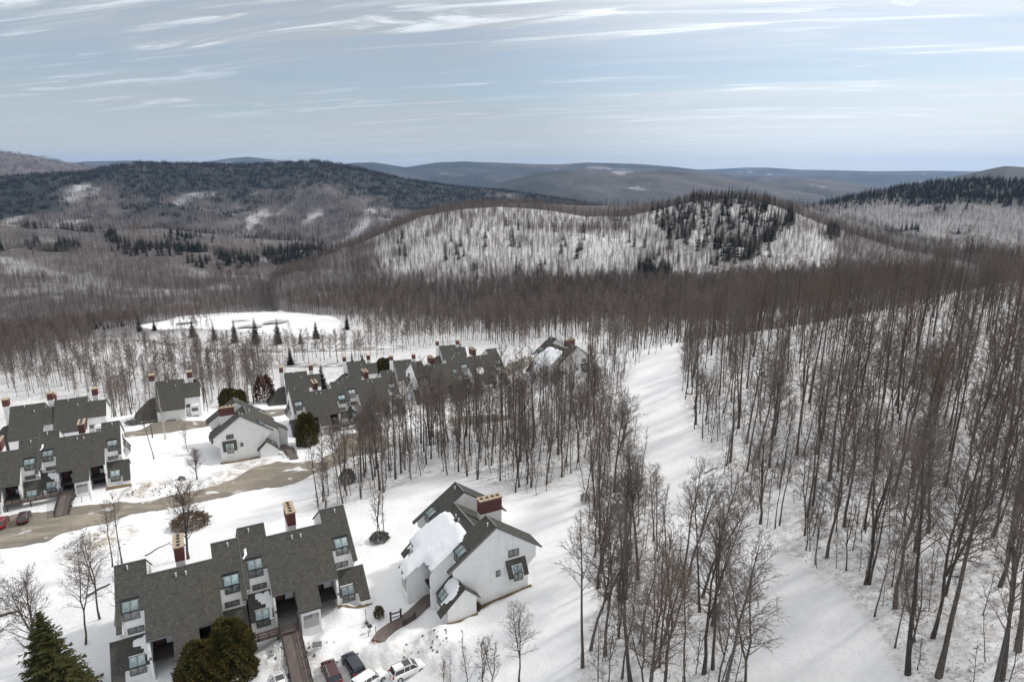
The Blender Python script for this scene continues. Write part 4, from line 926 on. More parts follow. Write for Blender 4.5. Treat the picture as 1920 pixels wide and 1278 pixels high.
# ------------------------------------------------------------------ small things
def cone():
    g = pix2ground(703, 1209); r = empty('traffic_cone', tuple(g)); tag(r, 'orange traffic cone standing where the boardwalk meets the car park', 'traffic cone')
    mo = mat('cone_orange', (.75, .08, .03), .6)
    link('cone_body', MB().tube((0, 0, .04), (0, 0, .85), .2, .04, 14).mesh('cone_body', mo), r); link('base_plate', MB().box(-.26, .26, -.26, .26, 0, .05).mesh('base_plate', mo), r)
    link('white_band', MB().tube((0, 0, .42), (0, 0, .58), .128, .098, 14, cap=False).mesh('white_band', M['lamp']), r)
cone()
def post(px, py, h, label, dish=False, name='marker_post', grp='thin marker posts in the snow'):
    g = pix2ground(px, py); r = empty(name, tuple(g)); tag(r, label, 'post', None)
    link('pole', MB().tube((0, 0, -.4), (0, 0, h), .055, .045, 8).mesh('pole', M['dark']), r)
    link('pole_cap', MB().tube((0, 0, h), (0, 0, h + .06), .07, .05, 8).mesh('pole_cap', M['pipe']), r)
post(576, 1190, 2.3, 'thin dark post rising beside the footbridge railing')
post(687, 1166, 2.2, 'tall dark post above the round meter, left of the little spruce')
post(514, 1228, 2.0, 'thin dark post on the snow heap left of the footbridge')
post(614, 1214, 1.1, 'short dark post by the grey utility box'); post(605, 1219, .8, 'stub post just left of the short dark post by the utility box')
post(627, 1209, .7, 'low dark stub post right of the utility box'); post(705, 1188, 1.3, 'short post between the two lamps and the boardwalk')
post(691, 1192, 1.1, 'short post under the round black lamp')
for i, (x, y, t) in enumerate([(123, 944, 'first'), (137, 943, 'second'), (154, 941, 'third'), (171, 937, 'fourth and tallest')]): post(x, y, 1.3 + .5 * (i == 3), t + ' thin post from the left along the snow before the left-edge block')
def lampball(px, py, h, label, s=.28):
    g = pix2ground(px, py); r = empty('garden_lamp', tuple(g)); tag(r, label, 'lamp')
    link('pole', MB().tube((0, 0, -.3), (0, 0, h), .06, n=8).mesh('pole', M['dark']), r)
    V = []; Fc = []; n = 10
    for i in range(6):
        a = pi / 2 * i / 5
        for k in range(n): V.append((s * cos(a) * cos(2 * pi * k / n), s * cos(a) * sin(2 * pi * k / n), h + s * .8 * sin(a)))
    Fc = [(i * n + k, i * n + (k + 1) % n, (i + 1) * n + (k + 1) % n, (i + 1) * n + k) for i in range(5) for k in range(n)] + [tuple(range(n - 1, -1, -1))]
    link('lamp_shade', mkmesh('lamp_shade', V, Fc, M['dark'], True), r)
lampball(694, 1184, .9, 'round black garden lamp half sunk in snow left of the boardwalk', .36)
lampball(688, 1172, .4, 'small black dome lamp low in the snow behind the round one', .3)
lampball(607, 1198, .35, 'black dome lamp on the snow mound right of the footbridge', .28)
def ubox():
    g = pix2ground(596, 1224); r = empty('utility_sign', tuple(g), .2); tag(r, 'dark slanted information board on posts beside the end of the footbridge', 'board')
    link('panel', MB().prism_x(-.6, .6, [(-.3, 1.25), (.3, 1.55), (.3, 1.63), (-.3, 1.33)]).mesh('panel', M['trim']), r)
    for x in (-.45, .45): link('post', MB().bar((x, 0, -.3), (x, 0, 1.4), .09).mesh('post', M['pipe']), r)
ubox()
for (px, py, sx, l) in [(588, 880, 0, None)]: pass
# ------------------------------------------------------------------ tree shapes
def bare_tree(seed, H=20., start=.42, spread=4.2, n1=24, n2=6, n3=5, r0=.2, up=.75, lod=0, twr=1.0, curve=.6, fork=False):
    g = np.random.default_rng(seed); TP = []; TR = []; CPl = []; CR = []
    n = 9; t = np.linspace(0, 1, n); ph = g.uniform(0, 6.28); 
    wob = np.cumsum(g.normal(0, .12, (n, 2)), 0) * curve; wob -= wob[0]
    tr = np.c_[wob[:, 0], wob[:, 1], t * H]; rr = r0 * (1 - t) ** .8 + .018
    rr[0] *= 1.35
    TP.append(np.r_[[tr[0] - [0, 0, 1.2]], tr]); TR.append(np.r_[[rr[0]], rr])
    stems = [(tr, rr, start, 1.0)]
    if fork:
        k = 3; a = g.uniform(0, 6.28); q = np.linspace(0, 1, 7); Ls = H * (1 - t[k]) * .95
        s = tr[k] + np.c_[np.cos(a) * Ls * .22 * q ** .8, np.sin(a) * Ls * .22 * q ** .8, q * Ls]; sr = rr[k] * .75 * (1 - q) ** .8 + .018
        TP.append(s); TR.append(sr); stems.append((s, sr, .15, .8))
    def branch(p0, d, L, ra, m, lift, jit=.10):
        P = [p0]; v = d / np.linalg.norm(d)
        for i in range(m):
            v = v + np.array([0, 0, lift]) + g.normal(0, jit, 3); v /= np.linalg.norm(v); P.append(P[-1] + v * L / m)
        P = np.array(P); return P, ra * (1 - np.linspace(0, 1, m + 1) * .82)
    for S, SR, st, sc in stems:
        for i in range(int(n1 * sc)):
            u = st + (1 - st) * ((i + g.uniform(0, 1)) / (n1 * sc)) ** .9 * .98; a = i * 2.4 + ph + g.normal(0, .4)
            f = u * (len(S) - 1); k = min(int(f), len(S) - 2); p0 = S[k] + (S[k + 1] - S[k]) * (f - k)
            low = (u - st) / (1 - st); L = spread * (1.0 - .62 * low) * g.uniform(.65, 1.2) * (.55 + .45 * min(1, low * 4))
            el = up + .35 * low + g.normal(0, .14); d = np.array([cos(a) * cos(el), sin(a) * cos(el), sin(el)])
            B, BR = branch(p0, d, L, min(np.interp(f, range(len(SR)), SR) * .55, .06 * L / 3 + .02) * (1 if lod == 0 else 1.3), 5 if lod == 0 else 3, .03)
            (CPl).append(B); CR.append(BR)
            for j in range(n2):
                q = .22 + .75 * (j + g.uniform(0, 1)) / n2; f2 = q * (len(B) - 1); k2 = min(int(f2), len(B) - 2); p1 = B[k2] + (B[k2 + 1] - B[k2]) * (f2 - k2)
                bd = B[k2 + 1] - B[k2]; bd /= np.linalg.norm(bd); sd = np.cross(bd, g.normal(0, 1, 3)); sd /= np.linalg.norm(sd) + 1e-9
                L2 = L * .42 * g.uniform(.6, 1.2) * (1.1 - .5 * q)
                C, CRr = branch(p1, bd * .75 + sd * .7, L2, (.024 if lod == 0 else .034) * twr, 3 if lod == 0 else 1, .05, .14)
                CPl.append(C); CR.append(CRr)
                for k3 in range(n3):
                    q3 = .25 + .75 * g.uniform(0, 1); f3 = q3 * (len(C) - 1); kk = min(int(f3), len(C) - 2); p2 = C[kk] + (C[kk + 1] - C[kk]) * (f3 - kk)
                    cdv = C[kk + 1] - C[kk]; cdv /= np.linalg.norm(cdv) + 1e-9; s3 = np.cross(cdv, g.normal(0, 1, 3)); s3 /= np.linalg.norm(s3) + 1e-9
                    D, DR = branch(p2, cdv * .8 + s3 * .7, L2 * .62 * g.uniform(.5, 1.2), .0155 * twr, 2, .06, .1)
                    CPl.append(D); CR.append(DR)
    a = tubes(TP, TR, 7 if lod == 0 else 4); b = tubes(CPl, CR, 3); return a, b
def tree_meshes(key, bark='bark', twig='twig', **k):
    (tv, tq), (cv, cq) = bare_tree(**k)
    return mkmesh_np(key + '_trunk', tv, tq, M[bark], True), mkmesh_np(key + '_crown', cv, cq, M[twig])
def joined(key, bark='bark', twig='twigfar', **k):
    (tv, tq), (cv, cq) = bare_tree(**k)
    return mkmesh_np(key, np.r_[tv, cv], np.r_[tq, cq + len(tv)], [M[bark], M[twig]], midx=np.r_[np.zeros(len(tq)), np.ones(len(cq))])
def conifer(seed, H=14., R=3.0, levels=26, br=8, blades=9, droop=.25, base=.06, bw=.16, dens=1.0):
    g = np.random.default_rng(seed); V = []; Q = []
    for l in range(levels):
        t = base + (1 - base) * (l + g.uniform(-.3, .3)) / levels; t = min(max(t, base), .985); L = R * (1 - t) ** .85 * g.uniform(.85, 1.12) + .12
        nb = max(4, int(br * (.55 + .45 * (1 - t))))
        for k in range(nb):
            if g.uniform() > .94: continue
            a = 2 * pi * k / nb + l * 1.1 + g.normal(0, .15); Lb = L * g.uniform(.72, 1.12)
            up0 = .25 + .5 * t - droop; q = np.linspace(0, 1, 4)
            B = np.c_[cos(a) * Lb * q, sin(a) * Lb * q, t * H + Lb * (up0 * q - .30 * q ** 2 + .12 * q ** 3)]
            tang = np.array([-sin(a), cos(a), 0])
            for j in range(blades):
                u = (j + .5 + g.uniform(-.3, .3)) / blades; u = min(max(u, 0.03), .99); p = np.array([np.interp(u, q, B[:, i]) for i in range(3)])
                for s in (-1, 1):
                    bl = Lb * (.40 * (1 - u) + .10) * g.uniform(.7, 1.25); out = np.array([cos(a), sin(a), 0])
                    d = out * .62 + tang * s * .8 + np.array([0, 0, -.22 + g.normal(0, .14)]); d /= np.linalg.norm(d)
                    w = bw * Lb * .28 * (1.1 - .5 * u) + .03; e = np.cross(d, [0, 0, 1.]); e /= np.linalg.norm(e); e = e * .8 + np.array([0, 0, 1.]) * g.normal(0, .5)
                    b = len(V); V += [p - e * w, p + e * w, p + d * bl + e * w * .35, p + d * bl - e * w * .35]; Q.append((b, b + 1, b + 2, b + 3))
            b = len(V); p, pe = B[0], B[-1]; e = tang * .09 * Lb * .5 + np.array([0, 0, .04]); V += [p - e, p + e, pe + e * .3, pe - e * .3]; Q.append((b, b + 1, b + 2, b + 3))
    tv, tq = tubes([np.array([[0, 0, -1.], [0, 0, H * .5], [0, 0, H * .99]])], [np.array([.02 * H * .8, .011 * H, .015])], 6)
    return (tv, tq), (np.array(V), np.array(Q))
def conifer_meshes(key, leaf='needle', **k):
    (tv, tq), (cv, cq) = conifer(**k); return mkmesh_np(key + '_trunk', tv, tq, M['bark'], True), mkmesh_np(key + '_crown', cv, cq, M[leaf])
def conifer_joined(key, leaf='needle', **k):
    (tv, tq), (cv, cq) = conifer(**k); return mkmesh_np(key, np.r_[tv, cv], np.r_[tq, cq + len(tv)], [M['bark'], M[leaf]], midx=np.r_[np.zeros(len(tq)), np.ones(len(cq))])
def bush_mesh(key, seed, H, R, n, matn, card=(.10, .42), lobes=5, low=.0):
    """dense evergreen or dry bush: leaf cards through the outer volume, uneven outline"""
    g = np.random.default_rng(seed); th = g.uniform(0, 2 * pi, n); u = g.uniform(0, 1, n) ** .8
    z = low + (1 - low) * u; prof = np.sqrt(np.clip(1 - (np.clip(z, 0, 1) - .32) ** 2 / .50, 0.0, 1)) 
    lump = 1 + .16 * np.sin(th * lobes + seed) * np.sin(z * 9 + seed) + .10 * np.sin(th * 11 + 3 * z * 7)
    rad = R * prof * lump * (1 - .35 * g.uniform(0, 1, n) ** 2.2); P = np.c_[rad * np.cos(th), rad * np.sin(th), z * H * (1 + .05 * np.sin(th * 3))]
    d = np.c_[np.cos(th) * .55, np.sin(th) * .55, np.full(n, .8)] + g.normal(0, .38, (n, 3)); d /= np.linalg.norm(d, axis=1)[:, None]
    e = np.cross(d, g.normal(0, 1, (n, 3))); e /= np.linalg.norm(e, axis=1)[:, None]; w = card[0] * g.uniform(.6, 1.3, n)[:, None]; L = card[1] * g.uniform(.6, 1.3, n)[:, None]
    V = np.stack([P - e * w, P + e * w, P + d * L + e * w * .4, P + d * L - e * w * .4], 1).reshape(-1, 3); Q = np.arange(4 * n).reshape(-1, 4)
    return mkmesh_np(key, V, Q, M[matn])
# variants
TREES = []
for i in range(9):
    TREES.append(tree_meshes('forest_tree', seed=100 + i, H=[19, 21, 18, 22, 20, 17, 20, 23, 19][i], start=[.45, .5, .38, .52, .42, .36, .5, .48, .34][i], spread=[4.6, 4.2, 5.2, 4.4, 4.8, 5.4, 4.0, 4.8, 5.8][i],
                 n1=[26, 24, 26, 24, 26, 28, 22, 26, 30][i], n2=7, n3=6, r0=[.17, .19, .16, .2, .16, .15, .14, .22, .2][i], up=[.75, .8, .6, .8, .7, .55, .85, .75, .6][i], curve=[.7, .5, 1.1, .6, .9, 1.2, .8, .6, 1.0][i], fork=i in (2, 5, 8)))
YOUNG = [tree_meshes('young_tree', seed=140 + i, H=[10, 12, 9, 13][i], start=.2, spread=[2.4, 2.0, 2.8, 2.2][i], n1=18, n2=5, n3=4, r0=.075, up=.8, curve=1.0, fork=i % 2 == 0) for i in range(4)]
SPREADY = [tree_meshes('yard_tree', seed=160 + i, H=[11, 9, 12][i], start=.16, spread=[5.2, 4.2, 5.0][i], n1=26, n2=8, n3=6, r0=.17, up=.72, curve=.5, fork=True) for i in range(3)]
BIRCH = [tree_meshes('birch', bark='birch', twig='twig', seed=180 + i, H=14, start=.3, spread=2.8, n1=18, n2=5, n3=3, r0=.12, up=.9, fork=True) for i in range(2)]
NEEDF = 'needlefar'
MID = [joined('mid_tree', seed=200 + i, H=[18, 20, 17, 21, 19, 16][i], start=[.40, .42, .36, .48, .38, .34][i], spread=[4.6, 4.4, 5.0, 4.5, 5.2, 4.8][i], n1=26, n2=7, n3=2, r0=.14, up=.6, lod=1, twr=2.1) for i in range(6)]
FAR = [joined('far_tree', seed=220 + i, H=[16, 18, 15, 17][i], start=.34, spread=4.8, n1=18, n2=5, n3=0, r0=.12, up=.6, lod=1, twr=2.2) for i in range(4)]
def groves(k0, src_fn, n, rad):
    out_ = []
    for i in range(k0):
        g = np.random.default_rng(300 + i + n); VV = []; QQ = []; MI = []; b = 0
        for j in range(n):
            (tv, tq), (cv, cq) = src_fn(int(g.integers(1000))); s = g.uniform(.75, 1.15); a = g.uniform(0, 6.28); o = np.array([g.uniform(-rad, rad), g.uniform(-rad, rad), -1.5])
            Rm = np.array([[cos(a), -sin(a), 0], [sin(a), cos(a), 0], [0, 0, 1]]) * s
            for vv, qq, mi in ((tv, tq, 0), (cv, cq, 1)): VV.append(vv @ Rm.T + o); QQ.append(qq + b); MI.append(np.full(len(qq), mi)); b += len(vv)
        out_.append((np.concatenate(VV), np.concatenate(QQ), np.concatenate(MI)))
    return out_
GROVE = [mkmesh_np('grove', v, q, [M['twigridge'], M['twigridge']], midx=mi) for v, q, mi in groves(4, lambda s: bare_tree(seed=s, H=16, start=.3, spread=4, n1=9, n2=3, n3=0, r0=.2, up=.6, lod=1, twr=4.5), 7, 11)]
CGROVE = [mkmesh_np('cgrove', v, q, [M['bark'], M['needlefar']], midx=mi) for v, q, mi in groves(4, lambda s: conifer(seed=s, H=15, R=3.2, levels=8, br=6, blades=2, bw=.9), 7, 10)]
CONN = [conifer_meshes('spruce', seed=240 + i, H=[14, 15, 12][i], R=[3.0, 2.6, 2.9][i], levels=30, br=10, blades=8, bw=.22) for i in range(3)]
CONF = [conifer_joined('far_spruce', seed=250 + i, H=[15, 17, 13, 16][i], R=[3.0, 2.7, 2.9, 3.3][i], levels=15, br=8, blades=3, bw=.75) for i in range(4)]

# ------------------------------------------------------------------ placing
FOOT = []
for k, (bx, by, bz, yw, ty) in BLD.items():
    y = radians(yw); c, s = cos(y), sin(y)
    if ty == 'pairR': bx -= OFF2[0] * c - OFF2[1] * s; by -= OFF2[0] * s + OFF2[1] * c
    FOOT.append((bx, by, c, s, -3.5, (33.5 if ty != 'one' else 18.5), -15, 10.5))
for o in list(COL.objects):
    if o.parent is None and o.name.startswith('rear_condo'):
        y = o.rotation_euler.z; FOOT.append((o.location.x, o.location.y, cos(y), sin(y), -9, 14, -12, 8))
def clear(x, y):
    k = np.ones(x.shape, bool)
    for bx, by, c, s, x0, x1, y0, y1 in FOOT:
        X = (x - bx) * c + (y - by) * s; Y = -(x - bx) * s + (y - by) * c; k &= ~((X > x0) & (X < x1) & (Y > y0) & (Y < y1))
    return k
ROADP = [ppoly(p) for p in ([(100, 655), (157, 643), (233, 640), (300, 648), (367, 661), (500, 663), (760, 656), (760, 645), (500, 652), (367, 650), (300, 637), (233, 630), (157, 633), (100, 645)],
         [(470, 691), (700, 688), (700, 677), (470, 681)],
         [(-90, 1050), (0, 1030), (82, 1018), (160, 990), (250, 966), (400, 938), (500, 918), (549, 910), (584, 893), (631, 876), (655, 859), (735, 840), (722, 815), (640, 808), (600, 855), (475, 872), (400, 905), (250, 935), (-90, 955)],
         [(195, 826), (300, 816), (385, 802), (440, 795), (545, 778), (545, 762), (430, 776), (292, 782), (200, 808)], [(925, 715), (985, 692), (1015, 676), (1000, 662), (955, 676)])]
def jgrid(x0, x1, y0, y1, sp, seed):
    g = np.random.default_rng(seed); X, Y = np.meshgrid(np.arange(x0, x1, sp), np.arange(y0, y1, sp)); X = X.ravel() + g.uniform(-.5, .5, X.size) * sp; Y = Y.ravel() + g.uniform(-.5, .5, Y.size) * sp; return X, Y
def inframe(x, y, z, m=60, top=0):
    q = project(np.c_[x, y, z]); q2 = project(np.c_[x, y, z + 20]); return (q[:, 2] > 1) & (q[:, 0] > -m) & (q[:, 0] < 1920 + m) & (q2[:, 1] < 1278 + 10) & (q[:, 1] < 2200), q
Zback = ppoly([(-900, 770), (-200, 752), (60, 745), (195, 752), (205, 788), (245, 785), (262, 765), (360, 745), (385, 765), (470, 765), (500, 745), (512, 715), (560, 690), (700, 672), (780, 655), (900, 640), (950, 650), (985, 660), (1000, 640), (1090, 640), (1110, 680), (1195, 688), (1262, 648), (1300, 640), (1400, 617), (1600, 585), (1750, 555), (1920, 523), (2300, 490)])
# close the back zone far away
Zback = np.r_[Zback, [[900, 700], [900, 3000], [-2500, 3000], [-2500, 200]]]
Zright = ppoly([(1283, 640), (1271, 695), (1282, 765), (1320, 840), (1348, 896), (1423, 990), (1507, 1062), (1578, 1100), (1650, 1190), (1700, 1278), (1800, 1400), (2600, 1500), (2600, 480), (1920, 524), (1600, 585)])
def ok_road(x, y):
    k = np.ones(x.shape, bool)
    for P in ROADP: k &= ~inpoly(x, y, P)
    return k
cand = []   # x, y, z, region, size
X, Y = jgrid(-60, 260, 25, 330, 5.0, 1)
m = (rng.uniform(0, 1, len(X)) < np.where((np.hypot(X, Y) > 150) & (np.hypot(X, Y) < 245), .55, .9)) & inpoly(X, Y, Zright) & (np.hypot(X, Y) < 285); cand.append((X[m], Y[m], np.full(m.sum(), 0), 1.0))
X, Y = jgrid(-60, 120, 25, 260, 3.9, 2); m = inpoly(X, Y, Z['strip']) & ~inpoly(X, Y, Z['trail']); m &= rng.uniform(0, 1, len(X)) < .8; cand.append((X[m], Y[m], np.full(m.sum(), 1), .90))
X, Y = jgrid(-100, 90, 60, 260, 3.7, 3); m = inpoly(X, Y, Z['woodsE']) & clear(X, Y) & ~inpoly(X, Y, Z['strip']); _gq = project(np.c_[X, Y, ground_total(X, Y)]); m &= ~((_gq[:, 0] > 985) & (_gq[:, 0] < 1095) & (_gq[:, 1] < 790) & (rng.uniform(0, 1, len(X)) < .6)); cand.append((X[m], Y[m], np.full(m.sum(), 2), .95))
X, Y = jgrid(-420, 420, 120, 640, 4.5, 4); R_ = np.hypot(X, Y); m = inpoly(X, Y, Zback) & (R_ < 600) & clear(X, Y) & ok_road(X, Y) & ~inpoly(X, Y, Z['golf']) & ~inpoly(X, Y, Z['trail'])
dens = .72 + .5 * fbm(X / 45, Y / 45, 3, 123); m &= rng.uniform(0, 1, len(X)) < dens; m &= ~(inpoly(X, Y, Zright) & (R_ < 285)); cand.append((X[m], Y[m], np.full(m.sum(), 3), .76))
X, Y = jgrid(-20, 120, 25, 230, 2.6, 77)
_e = ppoly([(1283, 650), (1271, 695), (1282, 765), (1320, 840), (1348, 896), (1423, 990), (1507, 1062), (1578, 1100), (1650, 1190), (1700, 1278), (1760, 1278), (1710, 1180), (1630, 1085), (1550, 1040), (1460, 965), (1385, 870), (1350, 810), (1310, 745), (1295, 690), (1300, 650)])
m = inpoly(X, Y, _e) & (rng.uniform(0, 1, len(X)) < .35); cand.append((X[m], Y[m], np.full(m.sum(), 0), .62))
CX = np.concatenate([c[0] for c in cand]); CY = np.concatenate([c[1] for c in cand]); CR = np.concatenate([c[2] for c in cand]); CS = np.concatenate([np.full(len(c[0]), c[3]) for c in cand]) * rng.uniform(.66, 1.15, len(CX))
CZ = ground_total(CX, CY) - .05
_q = project(np.c_[CX, CY, CZ]); _g = (CR == 3) & (_q[:, 0] > 180) & (_q[:, 0] < 680) & (_q[:, 1] > 618) & (_q[:, 1] < 668)
CS[_g] *= .55; _k = ~(_g & (rng.uniform(0, 1, len(CX)) < .88) & (_q[:, 1] < 648)); _s = ((CR == 1) | (CR == 2)) & (_q[:, 1] < 1010) & (_q[:, 1] > 700) & (_q[:, 0] > np.interp(_q[:, 1], [700, 730, 790, 860, 940, 1030], [1150, 1160, 1178, 1195, 1220, 1262]) - 62); CS[_s] *= .55
_b = (CR == 3) & (_q[:, 1] < 640) & (_q[:, 0] > 900); CS[_b] *= 1.25
CX, CY, CZ, CR, CS = CX[_k], CY[_k], CZ[_k], CR[_k], CS[_k]
vis, Q_ = inframe(CX, CY, CZ); k = np.where(vis)[0]; order = k[np.argsort(Q_[k, 2])]
AZ_ = np.arctan2(CX, CY)
REG = {0: ('bare trees in the wood right of the ski trail', 'tall bare tree among the many on the snowy slope right of the ski trail'),
       1: ('bare trees in the belt left of the ski trail', 'leafless tree in the dense belt between the snow-roofed gable house and the ski trail'),
       2: ('bare trees in the wood behind the gable house', 'thin bare tree in the grove behind the snow-roofed gable house, before the farther blocks'),
       3: ('bare trees in the woods behind the condominiums', 'bare brown tree in the woods beyond the condominium blocks and the trail top')}
protos = {}
def plant(kind, var, meshes, x, y, z, rz, s, label, cat, group=None, lean=(0, 0)):
    key = (kind, id(meshes[0]))
    r = bpy.data.objects.new(kind, None); COL.objects.link(r); r.location = (x, y, z); r.rotation_euler = (lean[0], lean[1], rz); r.scale = (s, s, s)
    tag(r, label, cat, group)
    link('trunk', meshes[0], r); link('crown', meshes[1], r); return r
NIND = 262
ind = order[:NIND]; rest = order[NIND:]
for n_, i in enumerate(ind):
    reg = int(CR[i]); g, l = REG[reg]
    if rng.uniform() < .22: ms = YOUNG[int(rng.integers(len(YOUNG)))]; s = rng.uniform(.7, 1.1); kd = 'thin young'
    else: v_ = int(rng.integers(len(TREES))); ms = TREES[v_]; s = CS[i]; kd = 'tall forked' if v_ in (2, 5, 8) else 'tall straight'
    qx, qy, qd = Q_[i]
    if reg == 0:
        e_ = np.interp(qy, [640, 695, 765, 840, 896, 990, 1062, 1100, 1190, 1278], [1283, 1271, 1282, 1320, 1348, 1423, 1507, 1578, 1650, 1700])
        wh = 'in the row edging the ski trail on its right' if qx - e_ < 4200 / qd else 'at the bottom right, nearest the viewer' if qy > 1180 else 'in the crowded wood along the right frame edge' if qx > 1700 else 'amid the snowy wood right of the trail' if qy > 820 else 'high on the right slope, below the crest'
    elif reg == 1: wh = 'at the lower end of the belt left of the trail' if qy > 1120 else 'in the belt between gable house clearing and trail' if qy > 900 else 'in the upper belt left of the trail'
    elif reg == 2: wh = 'in the grove behind the snow-roofed gable house' if qx > 800 else 'in the grove between road bend and nearest block'
    else: wh = 'in the woods beyond the condominium blocks'
    l = kd + ' bare tree ' + wh; g = l.replace(' bare tree ', ' bare trees ')
    plant('bare_tree', 0, ms, CX[i], CY[i], CZ[i], rng.uniform(0, 6.28), s, l, 'tree', g, (rng.normal(0, .055), rng.normal(0, .055)))

# the uncountable remainder: one scatter object per cover
HID = {}
def scatter(name, label, pts, rot, scl, idx, meshes, tilt=None):
    col = bpy.data.collections.new(name + '_shapes')
    for q, me in enumerate(meshes):
        o = bpy.data.objects.new('%s_shape_%02d' % (name, q), me); col.objects.link(o)
    me = bpy.data.meshes.new(name); me.vertices.add(len(pts)); me.vertices.foreach_set('co', np.asarray(pts, np.float32).ravel())
    rv = np.zeros((len(pts), 3), np.float32); rv[:, 2] = rot
    if tilt is not None: rv[:, :2] = tilt
    a = me.attributes.new('rv', 'FLOAT_VECTOR', 'POINT'); a.data.foreach_set('vector', rv.ravel())
    a = me.attributes.new('sv', 'FLOAT', 'POINT'); a.data.foreach_set('value', np.asarray(scl, np.float32))
    a = me.attributes.new('iv', 'INT', 'POINT'); a.data.foreach_set('value', np.asarray(idx, np.int32))
    me.update(); ob = link(name, me); tag(ob, label, None, None, 'stuff')
    ng = bpy.data.node_groups.new(name, 'GeometryNodeTree'); ng.interface.new_socket('Geometry', in_out='INPUT', socket_type='NodeSocketGeometry'); ng.interface.new_socket('Geometry', in_out='OUTPUT', socket_type='NodeSocketGeometry')
    n = ng.nodes; l = ng.links; gi = n.new('NodeGroupInput'); go = n.new('NodeGroupOutput'); ip = n.new('GeometryNodeInstanceOnPoints'); ci = n.new('GeometryNodeCollectionInfo')
    ci.inputs['Collection'].default_value = col; ci.inputs['Separate Children'].default_value = True; ci.inputs['Reset Children'].default_value = True
    def na(nm, ty): q = n.new('GeometryNodeInputNamedAttribute'); q.data_type = ty; q.inputs[0].default_value = nm; return q.outputs['Attribute']
    l.new(gi.outputs[0], ip.inputs['Points']); l.new(ci.outputs[0], ip.inputs['Instance']); ip.inputs['Pick Instance'].default_value = True
    l.new(na('iv', 'INT'), ip.inputs['Instance Index']); l.new(na('rv', 'FLOAT_VECTOR'), ip.inputs['Rotation']); l.new(na('sv', 'FLOAT'), ip.inputs['Scale'])
    l.new(ip.outputs[0], go.inputs[0]); md = ob.modifiers.new('scatter', 'NODES'); md.node_group = ng; return ob
def join_pair(ms):
    a, b = ms; 
    va = np.empty(len(a.vertices) * 3, np.float32); a.vertices.foreach_get('co', va); vb = np.empty(len(b.vertices) * 3, np.float32); b.vertices.foreach_get('co', vb)
    qa = np.empty(len(a.loops), np.int32); a.loops.foreach_get('vertex_index', qa); qb = np.empty(len(b.loops), np.int32); b.loops.foreach_get('vertex_index', qb)
    na_ = len(a.vertices); return mkmesh_np('whole', np.r_[va.reshape(-1, 3), vb.reshape(-1, 3)], np.r_[qa.reshape(-1, 4), qb.reshape(-1, 4) + na_], [a.materials[0], b.materials[0]], midx=np.r_[np.zeros(len(qa) // 4), np.ones(len(qb) // 4)])
WH = [join_pair(t) for t in TREES[:7]] + [join_pair(t) for t in YOUNG[:3]]
nearrest = rest[Q_[rest, 2] < 270]; midrest = rest[Q_[rest, 2] >= 270]
g = np.random.default_rng(55)
def sc_(idx, meshes, name, label, smin=1, lo=None):
    P = np.c_[CX[idx], CY[idx], CZ[idx]]; scatter(name, label, P, g.uniform(0, 6.28, len(idx)), CS[idx], g.integers(0, len(meshes), len(idx)), meshes, g.normal(0, .03, (len(idx), 2)))
sc_(nearrest, WH, 'woodland', 'bare brown and grey trees of the woods behind the nearest ones')
sc_(midrest, MID, 'valley_woodland', 'bare woodland covering the valley beyond the condominium blocks')
# saplings and brush of the forest floor
X, Y = jgrid(-110, 260, 25, 300, 2.6, 9); m = (inpoly(X, Y, Zright) | inpoly(X, Y, Z['strip']) | inpoly(X, Y, Z['woodsE'])) & ~inpoly(X, Y, Z['trail']) & clear(X, Y) & (rng.uniform(0, 1, len(X)) < .55)
X, Y = X[m], Y[m]; z = ground_total(X, Y); SAP = [join_pair(tree_meshes('sapling', seed=270 + i, H=[4.5, 6, 3.2][i], start=.12, spread=[1.1, 1.3, 1.5][i], n1=14, n2=4, n3=2, r0=.03, up=.7, curve=.25)) for i in range(3)]
v_, _ = inframe(X, Y, z); X, Y, z = X[v_], Y[v_], z[v_]
scatter('saplings', 'thin saplings and brush growing between the forest trees', np.c_[X, Y, z], g.uniform(0, 6.28, len(X)), g.uniform(.6, 1.5, len(X)), g.integers(0, 3, len(X)), SAP, g.normal(0, .08, (len(X), 2)))
